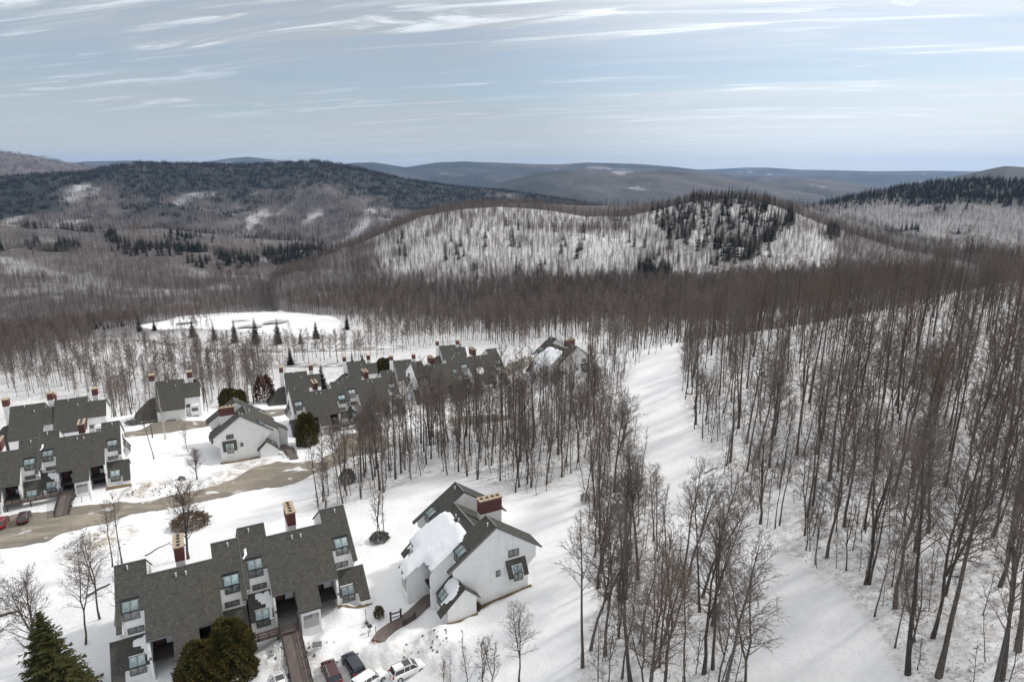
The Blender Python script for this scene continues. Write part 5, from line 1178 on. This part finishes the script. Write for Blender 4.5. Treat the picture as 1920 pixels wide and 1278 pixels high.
# far hillsides
def hillpts(az0, az1, r0, r1, sp, seed):
    g_ = np.random.default_rng(seed); n = int((radians(az1) - radians(az0)) * (r1 ** 2 - r0 ** 2) / 2 / sp ** 2)
    a = g_.uniform(radians(az0), radians(az1), n); r = np.sqrt(g_.uniform(r0 ** 2, r1 ** 2, n)); return r * np.sin(a), r * np.cos(a), g_
bareP = []; conP = []; groveP = []; cgroveP = []; knollC = []
for (a0, a1, r0, r1, sp, seed) in ((-42, 42, 590, 900, 4.2, 11), (-14, 30, 590, 880, 4.6, 16), (-42, 42, 900, 1200, 6.5, 12), (-42, 6, 1200, 1560, 8.5, 13), (14, 42, 1200, 1950, 9.5, 14)):
    x, y, g_ = hillpts(a0, a1, r0, r1, sp, seed); z, idx = height(x, y, which=True); z += ZC; q = project(np.c_[x, y, z])
    c, o = cover(x, y, q[:, 0], q[:, 1], idx); k = g_.uniform(0, 1, len(x))
    # conifer groups on the knoll
    kn = idx == 1
    for (cx, cy, rx, ry, d_) in ((1272, 425, 32, 26, .20), (1350, 405, 130, 70, .07), (1100, 470, 380, 60, .012), (1310, 392, 60, 14, .08), (1395, 400, 52, 46, .10), (1425, 435, 24, 50, .20), (1375, 470, 42, 24, .16), (1350, 372, 70, 12, .16), (1300, 372, 14, 10, .6), (1225, 518, 34, 16, .55), (1560, 440, 14, 9, .4), (1480, 418, 10, 12, .5)):
        hit = kn & (((q[:, 0] - cx) / rx) ** 2 + ((q[:, 1] - cy) / ry) ** 2 < 1); c = np.where(hit, np.maximum(c, d_), c)
    # dark evergreen bands of the left valley
    lm = (idx == 3) | (idx == 0)
    for (cx, cy, rx, ry, d_) in ((300, 470, 90, 12, .5), (420, 492, 70, 14, .55), (560, 480, 70, 18, .6), (430, 425, 120, 8, .45), (560, 440, 70, 12, .6), (120, 460, 18, 10, .6), (60, 458, 20, 8, .4), (210, 446, 14, 9, .7)):
        hit = lm & (((q[:, 0] - cx) / rx) ** 2 + ((q[:, 1] - cy) / ry) ** 2 < 1); c = np.where(hit, np.maximum(c, d_), c)
    keep = np.where(kn, .95, np.where(idx == 2, 1.0, .95)); keep = keep * np.where(kn, .75 + .5 * fbm(x / 30, y / 30, 3, 8) + .5 * sstep(480, 540, q[:, 1]), 1); clr = ((idx == 3) & (fbm(x / 120., y / 70., 4, 91) > .42)); keep = np.where(clr, .4, keep)
    isc = k < c; isb = ~isc & (g_.uniform(0, 1, len(x)) < keep); P = np.c_[x, y, z - .3]; f = (q[:, 0] > -40) & (q[:, 0] < 1960)
    bareP.append(P[isb & f]); conP.append(P[isc & f])
for (a0, a1, r0, r1, sp, seed) in ((-42, 8, 1560, 3500, 21, 21), (14, 42, 1950, 2500, 24, 22), (-42, -20, 3500, 5300, 34, 23)):
    x, y, g_ = hillpts(a0, a1, r0, r1, sp, seed); z, idx = height(x, y, which=True); z += ZC; q = project(np.c_[x, y, z]); c, o = cover(x, y, q[:, 0], q[:, 1], idx)
    k = g_.uniform(0, 1, len(x)); P = np.c_[x, y, z]; f = (q[:, 0] > -40) & (q[:, 0] < 1960); isc = k < c; isb = ~isc & (g_.uniform(0, 1, len(x)) < .8)
    cgroveP.append(P[isc & f]); groveP.append(P[isb & f])
bareP = np.concatenate(bareP); conP = np.concatenate(conP); groveP = np.concatenate(groveP); cgroveP = np.concatenate(cgroveP)
print('counts', len(nearrest), len(midrest), len(X), len(bareP), len(conP), len(groveP), len(cgroveP))
scatter('hillside_woodland', 'sparse bare trees covering the snowy knoll and hillsides', bareP, g.uniform(0, 6.28, len(bareP)), g.uniform(.42, .82, len(bareP)), g.integers(0, 4, len(bareP)), FAR)
scatter('ridge_woodland', 'leafless forest on the far ridges', groveP, g.uniform(0, 6.28, len(groveP)), g.uniform(.8, 1.2, len(groveP)), g.integers(0, 4, len(groveP)), GROVE)
scatter('ridge_conifers', 'dark conifer forest along the far ridge tops', cgroveP, g.uniform(0, 6.28, len(cgroveP)), g.uniform(.8, 1.2, len(cgroveP)), g.integers(0, 4, len(cgroveP)), CGROVE)
# evergreens of knoll and valley: the ones that show largest are trees of their own
qc = project(conP); o_ = np.argsort(qc[:, 2]); _, ic = height(conP[:, 0], conP[:, 1], which=True)
kA = [i for i in o_ if ic[i] == 1][:130]; kB = [i for i in o_ if qc[i, 0] < 700 and ic[i] != 1][:120]
print('evergreens', len(kA), len(kB), len(conP))
for i in kA + kB:
    x, y, z = conP[i]; px, py = qc[i, :2]
    if ic[i] == 1: l = 'dark evergreen ' + ('along the top of the snowy knoll' if py < 388 else 'in the left clump on the snowy knoll' if px < 1310 and py < 470 else 'at the foot of the snowy knoll' if py > 492 else 'in the big right clump on the snowy knoll')
    else: l = 'dark evergreen in the wooded valley, ' + ('left part, below the far left hill' if px < 250 else 'middle band under the dark ridge' if px < 480 else 'right band before the snowy knoll')
    gp_ = l.replace('dark evergreen', 'dark evergreens')
    o = link('evergreen_tree', CONF[int(g.integers(4))], None, (x, y, z), g.uniform(0, 6.28)); s = g.uniform(.75, 1.35); o.scale = (s, s, s * g.uniform(.9, 1.15)); tag(o, l, 'tree', gp_)
_s = set(kA + kB); r_ = np.array([i for i in range(len(conP)) if i not in _s]); scatter('hillside_conifers', 'dark evergreens scattered over the hillsides', conP[r_], g.uniform(0, 6.28, len(r_)), g.uniform(.7, 1.2, len(r_)), g.integers(0, 4, len(r_)), CONF)

# single evergreens beyond the blocks and by the golf field
def spruce(px, py, s, label, v=0, rmax=900, grp=None, leafmesh=None):
    p = pix2ground(px, py, rmax=rmax); plant('spruce_tree', 0, leafmesh or CONN[v % 3], p[0], p[1], p[2] - .1, px * .7, s, label, 'tree', grp)
for a in [(262, 622, .95, 'pointed spruce at the left tip of the snowfield'), (290, 620, .7, 'small dark spruce just right of the pointed one at the snowfield tip'), (441, 642, 1.0, 'dense dark spruce before the snowfield, below its left bunker'),
          (522, 645, 1.1, 'broad dark spruce before the snowfield, below its right bunkers'), (564, 644, .55, 'small spruce right of the broad one before the snowfield'), (593, 634, .9, 'thin spruce near the right end of the snowfield'),
          (480, 645, 1.15, 'paler spruce between the dense and the broad dark ones'), (402, 638, .75, 'slim dark spruce left of the dense one before the snowfield'), (362, 632, .95, 'ragged pale spruce below the middle of the snowfield'),
          (651, 618, .75, 'dark spruce right of the end of the snowfield'), (230, 612, .55, 'small spruce left of the snowfield tip'), (545, 684, .8, 'reddish-green spruce by the far road above the rear blocks'),
          (605, 735, .95, 'green spruce between the two rear blocks, behind the ramp block'), (863, 665, .55, 'dark pine crown over the farthest rear block'), (680, 690, .6, 'dark spruce above the second rear block'), (661, 693, .6, 'rounded dark evergreen left of the spruce above the second rear block')]:
    spruce(a[0], a[1], a[2], a[3], int(a[0]))
g5 = np.random.default_rng(5)
for i in range(16):
    px = 95 + i * 7.2; py = 614 + g5.uniform(-6, 5) - (4 if 4 < i < 11 else 0); p = pix2ground(px, py); o = link('evergreen_tree', CONF[i % 4], None, tuple(p - [0, 0, .3]), i); s = g5.uniform(.35, .55); o.scale = (s * 1.3, s * 1.3, s); tag(o, 'low dark evergreen in the dense row left of the snowfield', 'tree', 'row of low evergreens by the snowfield')
for i, (px, py) in enumerate([(30, 612), (45, 614), (60, 610), (22, 616)]):
    p = pix2ground(px, py); o = link('evergreen_tree', CONF[i % 4], None, tuple(p - [0, 0, .3]), i); o.scale = (.55, .55, .42); tag(o, 'low dark evergreen in the little clump at the far left', 'tree', 'little clump of evergreens at the far left')
# bunkers on the snowfield
for i, (px, py, rx, ry, l) in enumerate([(352, 606, 9, 3.2, 'long grey bare patch at the left of the snowfield'), (452, 602, 6.5, 3.0, 'grey oval bunker at the middle of the snowfield'), (516, 605, 7.5, 3.4, 'larger grey oval bunker right of the middle'), (470, 613, 8, 2.2, 'thin grey bunker nearest the spruces')]):
    p = pix2ground(px, py); n = 40; rr_ = 12; V = [(0, 0, float(ground_total(np.array([p[0]]), np.array([p[1]]))[0]) - p[2] + .9)]
    for k in range(n):
        a = 2 * pi * k / n; f_ = 1 + .16 * sin(3 * a + i) + .1 * sin(5 * a); x = rx * cos(a) * f_; y = ry * 2.2 * sin(a) * f_; V.append((x, y, gz(p[0] + x, p[1] + y) - p[2] + .9))
    o = link('sand_bunker', mkmesh('sand_bunker', V, [(0, 1 + k, 1 + (k + 1) % n) for k in range(n)], mat('bunker%d' % i, (.30, .29, .28), .95, [(.4, 4, (.4, .6), (.5, .5, .5), .8)])), None, tuple(p)); tag(o, kind='structure')

# ------------------------------------------------------------------ trees and shrubs near the houses, each its own
def yard(px, py, ms, s, label, lean=(0, 0), name='bare_tree', cat='tree'):
    p = pix2ground(px, py, rmin=30); plant(name, 0, ms, p[0], p[1], p[2] - .1, px * .37, s, label, cat, None, lean)
T = TREES
yard(161, 1207, T[2], .78, 'slanting bare tree left of the nearest block, its trunk dark and bent', (0, -.10))
yard(187, 1160, T[5], .80, 'upright bare tree beside the slanting one, left of the nearest block', (0, -.02))
yard(216, 1172, YOUNG[1], 1.0, 'thin leaning tree against the left wall of the nearest block', (.02, -.22))
yard(211, 1062, T[0], .62, 'slim tree behind the left corner of the nearest block', (0, -.12))
yard(229, 1057, T[1], .62, 'straight slim tree behind the left corner, right of its twin', (0, -.03))
yard(353, 1047, SPREADY[0], 1.15, 'wide spreading bare tree behind the first chimney of the nearest block')
yard(75, 1245, SPREADY[2], 1.1, 'many-branched bare tree behind the big spruce at lower left', (0, -.05))
yard(-25, 1160, SPREADY[0], 1.3, 'bare branches reaching in from the left edge above the big spruce', (0, .1))
yard(-10, 1240, SPREADY[1], 1.3, 'bare tree at the lower left edge, beside the big spruce', (0, .05))
yard(289, 860, T[6], .72, 'bare tree alone in the snow between the left-edge block and the lone gable house', (0, -.10))
yard(286, 820, T[3], .62, 'bare tree by the upper gravel road, thinner of the pair', (0, -.06))
yard(310, 823, BIRCH[0], 1.15, 'pale straight birch by the upper gravel road', (0, -.03))
yard(353, 846, YOUNG[0], .75, 'small bare tree left of the lone gable house', (0, 0))
yard(370, 899, SPREADY[1], .78, 'low round-crowned bare tree in front-left of the lone gable house')
yard(390, 772, YOUNG[3], .9, 'bare tree right of the block standing on its own'); yard(383, 770, T[4], .6, 'taller bare tree right of the block standing on its own', (0, -.03))
for i, (px, py, l) in enumerate([(488, 752, 'left birch of the white clump above the lone gable house'), (494, 752, 'middle birch of the white clump above the lone gable house'), (501, 753, 'right birch of the white clump above the lone gable house')]): yard(px, py, BIRCH[i % 2], .8, l, (0, .06 * (i - 1)))
yard(973, 1282, T[8], .55, 'bare tree in the snow below the snow-roofed gable house', (0, -.05))
yard(1182, 1278, T[7], .95, 'leaning bare tree at the bottom edge, left of the ski trail belt', (0, .12))
yard(1135, 1228, T[5], 1.1, 'thick crooked bare tree at the lower end of the ski trail belt', (0, -.03))
yard(1160, 1125, T[3], 1.0, 'tallest stem of the triple trunk in the ski trail belt', (0, -.02)); yard(1167, 1127, T[1], 1.0, 'middle stem of the triple trunk in the ski trail belt'); yard(1174, 1124, T[6], .95, 'right stem of the triple trunk in the ski trail belt', (0, .06))
yard(1320, 1262, T[8], .95, 'broad bare tree at the bottom edge, right end of the ski trail belt'); yard(1245, 1290, T[2], .9, 'bare tree at the bottom edge, middle of the ski trail belt')
yard(905, 1310, YOUNG[2], .9, 'multi-stemmed bush at the bottom edge, right of the white SUV', name='bare_shrub'); yard(925, 1312, YOUNG[0], .8, 'bush stems at the bottom edge, next to the white SUV bush', name='bare_shrub'); yard(880, 1318, YOUNG[3], .8, 'leftmost bush stems at the bottom edge near the white SUV', name='bare_shrub')
yard(832, 1290, YOUNG[2], .5, 'small forked shrub at the nose of the white SUV', name='bare_shrub'); yard(845, 1288, YOUNG[1], .45, 'thin shrub just right of the small forked one', name='bare_shrub')
yard(712, 1010, YOUNG[0], 1.0, 'multi-stemmed tree over the dark stump between block and gable house', (0, -.05)); yard(720, 1011, YOUNG[3], .95, 'second stem over the dark stump between block and gable house', (0, .04)); yard(706, 1008, YOUNG[1], 1.0, 'leftmost stem over the dark stump between block and gable house', (0, -.09))
# big spruce at lower left
bs = conifer_meshes('big_spruce', leaf='needledry', seed=401, H=14.6, R=4.9, levels=44, br=11, blades=16, bw=.13, droop=.12)
p = pix2ground(112, 1335, rmin=30); plant('spruce_tree', 0, bs, p[0], p[1], p[2] - .3, .4, 1.0, 'big dark spruce at the lower left corner', 'tree')
def shrub(px, py, H, R, n, matn, label, seed, name='cedar_shrub', card=(.10, .42), low=0.0):
    p = pix2ground(px, py, rmin=30); r = empty(name, tuple(p)); tag(r, label, 'shrub')
    link('foliage', bush_mesh('foliage', seed, H, R, n, matn, card, low=low), r)
    tv, tq = tubes([np.array([[0, 0, -.4], [0, 0, H * .5], [.1, 0, H * .85]]), np.array([[0, 0, .1], [R * .3, R * .2, H * .4], [R * .4, R * .2, H * .7]])], [np.array([.12, .07, .02]), np.array([.08, .05, .02])], 6)
    link('stem', mkmesh_np('stem', tv, tq, M['bark'], True), r); return r
shrub(385, 1300, 6.9, 2.7, 12000, 'cedar', 'left and lower of the two big cedars in front of the nearest block', 31)
shrub(438, 1272, 8.2, 2.7, 14000, 'cedar', 'right and taller of the two big cedars in front of the nearest block', 32)
shrub(577, 833, 8.2, 2.6, 6000, 'cedar', 'tall cedar at the left end of the ramp block', 33, card=(.16, .6))
shrub(430, 762, 5.8, 2.8, 4000, 'cedar', 'left one of the two round cedars behind the lone gable house', 34, card=(.18, .6)); shrub(447, 762, 5.4, 2.7, 4000, 'cedar', 'right one of the two round cedars behind the lone gable house', 35, card=(.18, .6))
shrub(370, 742, 6.5, 1.1, 1500, 'cedar', 'narrow cedar at the right end of the block standing on its own', 36, card=(.18, .6))
shrub(724, 708, 7.5, 4.2, 5000, 'cedar', 'wide dark evergreen between the ramp block and the tree-screened block', 37, card=(.22, .7))
shrub(497, 752, 9, 3.2, 3500, 'rust', 'reddish-brown leafy tree behind the birch clump', 38, name='brown_shrub', card=(.14, .45))
shrub(358, 985, 2.0, 3.1, 5000, 'dryleaf', 'flat round brown hedge clump behind the first chimney, above the spreading tree', 39, name='brown_shrub', card=(.06, .3))
shrub(652, 905, 3.0, 1.6, 2500, 'rock', 'dark round leafy ball among trunks at the gravel road bend', 40, name='brown_shrub', card=(.06, .25))
shrub(712, 1012, 1.1, 1.5, 1400, 'rock', 'dark brush-covered stump between block and gable house', 41, name='brown_shrub', card=(.07, .3))
shrub(711, 1158, 1.7, .6, 700, 'cedar', 'tiny spruce in the snow left of the timber railing', 42, name='small_evergreen', card=(.05, .3))
shrub(341, 905, 1.4, .8, 500, 'rock', 'small dark shrub on the snow edge left of the lone gable house', 43, name='brown_shrub', card=(.06, .25))
shrub(894, 1143, 1.0, .55, 700, 'dryleaf', 'orange-brown dry shrub at the corner of the snow-roofed gable house', 44, name='brown_shrub', card=(.05, .25))
shrub(1097, 942, 1.8, .8, 500, 'rock', 'little dark evergreen at the edge of the ski trail belt', 45, name='small_evergreen', card=(.05, .28))
# fallen timber and stone edges in the yards
def rocks(px, py, ex, n, label, seed):
    p = pix2ground(px, py); g_ = np.random.default_rng(seed); b = MB()
    for i in range(n):
        c = np.array([g_.uniform(-1, 1) * ex[0], g_.uniform(-1, 1) * ex[1], 0]); s = g_.uniform(.05, .24); c[2] = gz(p[0] + c[0], p[1] + c[1]) - p[2]
        V = []; 
        for k in range(7):
            a = 2 * pi * k / 7; V.append(c + [s * cos(a) * g_.uniform(.7, 1.2), s * sin(a) * g_.uniform(.7, 1.2), -.1])
        for k in range(5):
            a = 2 * pi * k / 5; V.append(c + [s * .6 * cos(a) * g_.uniform(.6, 1.2), s * .6 * sin(a), s * g_.uniform(.5, .9)])
        F_ = [tuple(range(7, 12))] + [(k, (k + 1) % 7, 7 + min(4, (k * 5) // 7)) for k in range(7)] + [(k, 7 + min(4, ((k - 1) % 7 * 5) // 7), 7 + min(4, (k * 5) // 7)) for k in range(7) if min(4, ((k - 1) % 7 * 5) // 7) != min(4, (k * 5) // 7)]
        b.add(V, F_)
    o = link('snow_rubble', b.mesh('snow_rubble', M['rock']), None, tuple(p)); tag(o, label, None, None, 'stuff')
rocks(277, 925, (5, 2.2), 70, 'dirty clods on the ploughed snow bank by the road', 1); rocks(175, 1022, (6, 1.6), 50, 'dirty clods on the snow bank left of the nearest block', 2); rocks(550, 1232, (3, 2), 30, 'clods in the ploughed heap by the footbridge', 3); rocks(800, 1220, (3, 1.6), 26, 'clods in the ploughed heap above the white SUV', 4)
def log(px0, py0, px1, py1, r, label):
    a = pix2ground(px0, py0); b_ = pix2ground(px1, py1); n = 8; t = np.linspace(0, 1, n)[:, None]; P = (b_ - a) * t; P[:, 2] = [gz(a[0] + q[0], a[1] + q[1]) - a[2] + r * .6 for q in P]; P[:, 0] += np.sin(np.arange(n) * 1.3) * .15
    v, q = tubes([P], [np.full(n, r) * np.linspace(1, .5, n)], 7); o = link('fallen_log', mkmesh_np('fallen_log', v, q, M['bark'], True), None, tuple(a)); tag(o, label, 'log')
log(163, 1118, 205, 1095, .22, 'dark fallen log in the snow left of the nearest block'); log(0, 1155, 33, 1146, .24, 'fallen log lying at the left edge above the big spruce')
log(272, 1042, 320, 1016, .12, 'thin log along the snow edge behind the notch of the nearest block'); log(1285, 737, 1296, 740, .18, 'short log at the right edge of the ski trail')
log(1428, 702, 1442, 708, .2, 'fallen stem in the wood right of the ski trail'); log(1320, 887, 1348, 875, .12, 'thin fallen stem reaching onto the ski trail')
# bare soil along the drip line of the gable walls
def soil(k, xs, ys, label, seed=1):
    bx, by, bz, yw, ty = BLD[k]; y_ = radians(yw); n = 24; V = []; c0 = on_local(k, xs[0], ys[0], 0)
    for i in range(n):
        for j in range(3):
            X_ = xs[0] + (xs[1] - xs[0]) * (j / 2 if abs(xs[1] - xs[0]) < abs(ys[1] - ys[0]) else i / (n - 1)); Y_ = ys[0] + (ys[1] - ys[0]) * (i / (n - 1) if abs(xs[1] - xs[0]) < abs(ys[1] - ys[0]) else j / 2)
            if j == 2:
                w = .12 * sin(i * .5 + seed) + .10 * sin(i * .23 + 1)
                if abs(xs[1] - xs[0]) < abs(ys[1] - ys[0]): X_ += w
                else: Y_ += w
            p = on_local(k, X_, Y_, 0); V.append((p[0] - c0[0], p[1] - c0[1], gz(p[0], p[1]) + .09 - 0))
    F_ = [(i * 3 + j, i * 3 + j + 1, (i + 1) * 3 + j + 1, (i + 1) * 3 + j) for i in range(n - 1) for j in range(2)]
    o = link('soil_strip', mkmesh('soil_strip', V, F_, M['litter']), None, (c0[0], c0[1], 0)); tag(o, kind='structure')
soil('E', (14.9, 15.5), (-3.6, 5.6), ''); soil('E', (16.05, 16.45), (-8.2, -3.6), '', 3); soil('F', (-1.1, .2), (-3.5, 5.5), '', 4); soil('A', (26.6, 29.6), (-8.4, -7.9), '', 2); soil('B', (26.6, 31.4), (-9.6, -7.9), '', 5); soil('A', (29.6, 31.5), (-8.4, -7.95), '', 7)

# ------------------------------------------------------------------ air
hz = MB().box(-19500, 19500, -400, 19500, -1150, 420).mesh('haze', bpy.data.materials.new('haze'))
hm = hz.materials[0]; hm.use_nodes = True; n = hm.node_tree.nodes; n.clear(); o_ = n.new('ShaderNodeOutputMaterial'); vp = n.new('ShaderNodeVolumePrincipled')
vp.inputs['Color'].default_value = (.38, .61, 1.0, 1); vp.inputs['Density'].default_value = .000033; vp.inputs['Anisotropy'].default_value = 0.2
hm.node_tree.links.new(vp.outputs[0], o_.inputs['Volume'])
ho = link('haze', hz); tag(ho, 'thin blue air between the near woods and the far ridges', None, None, 'stuff')
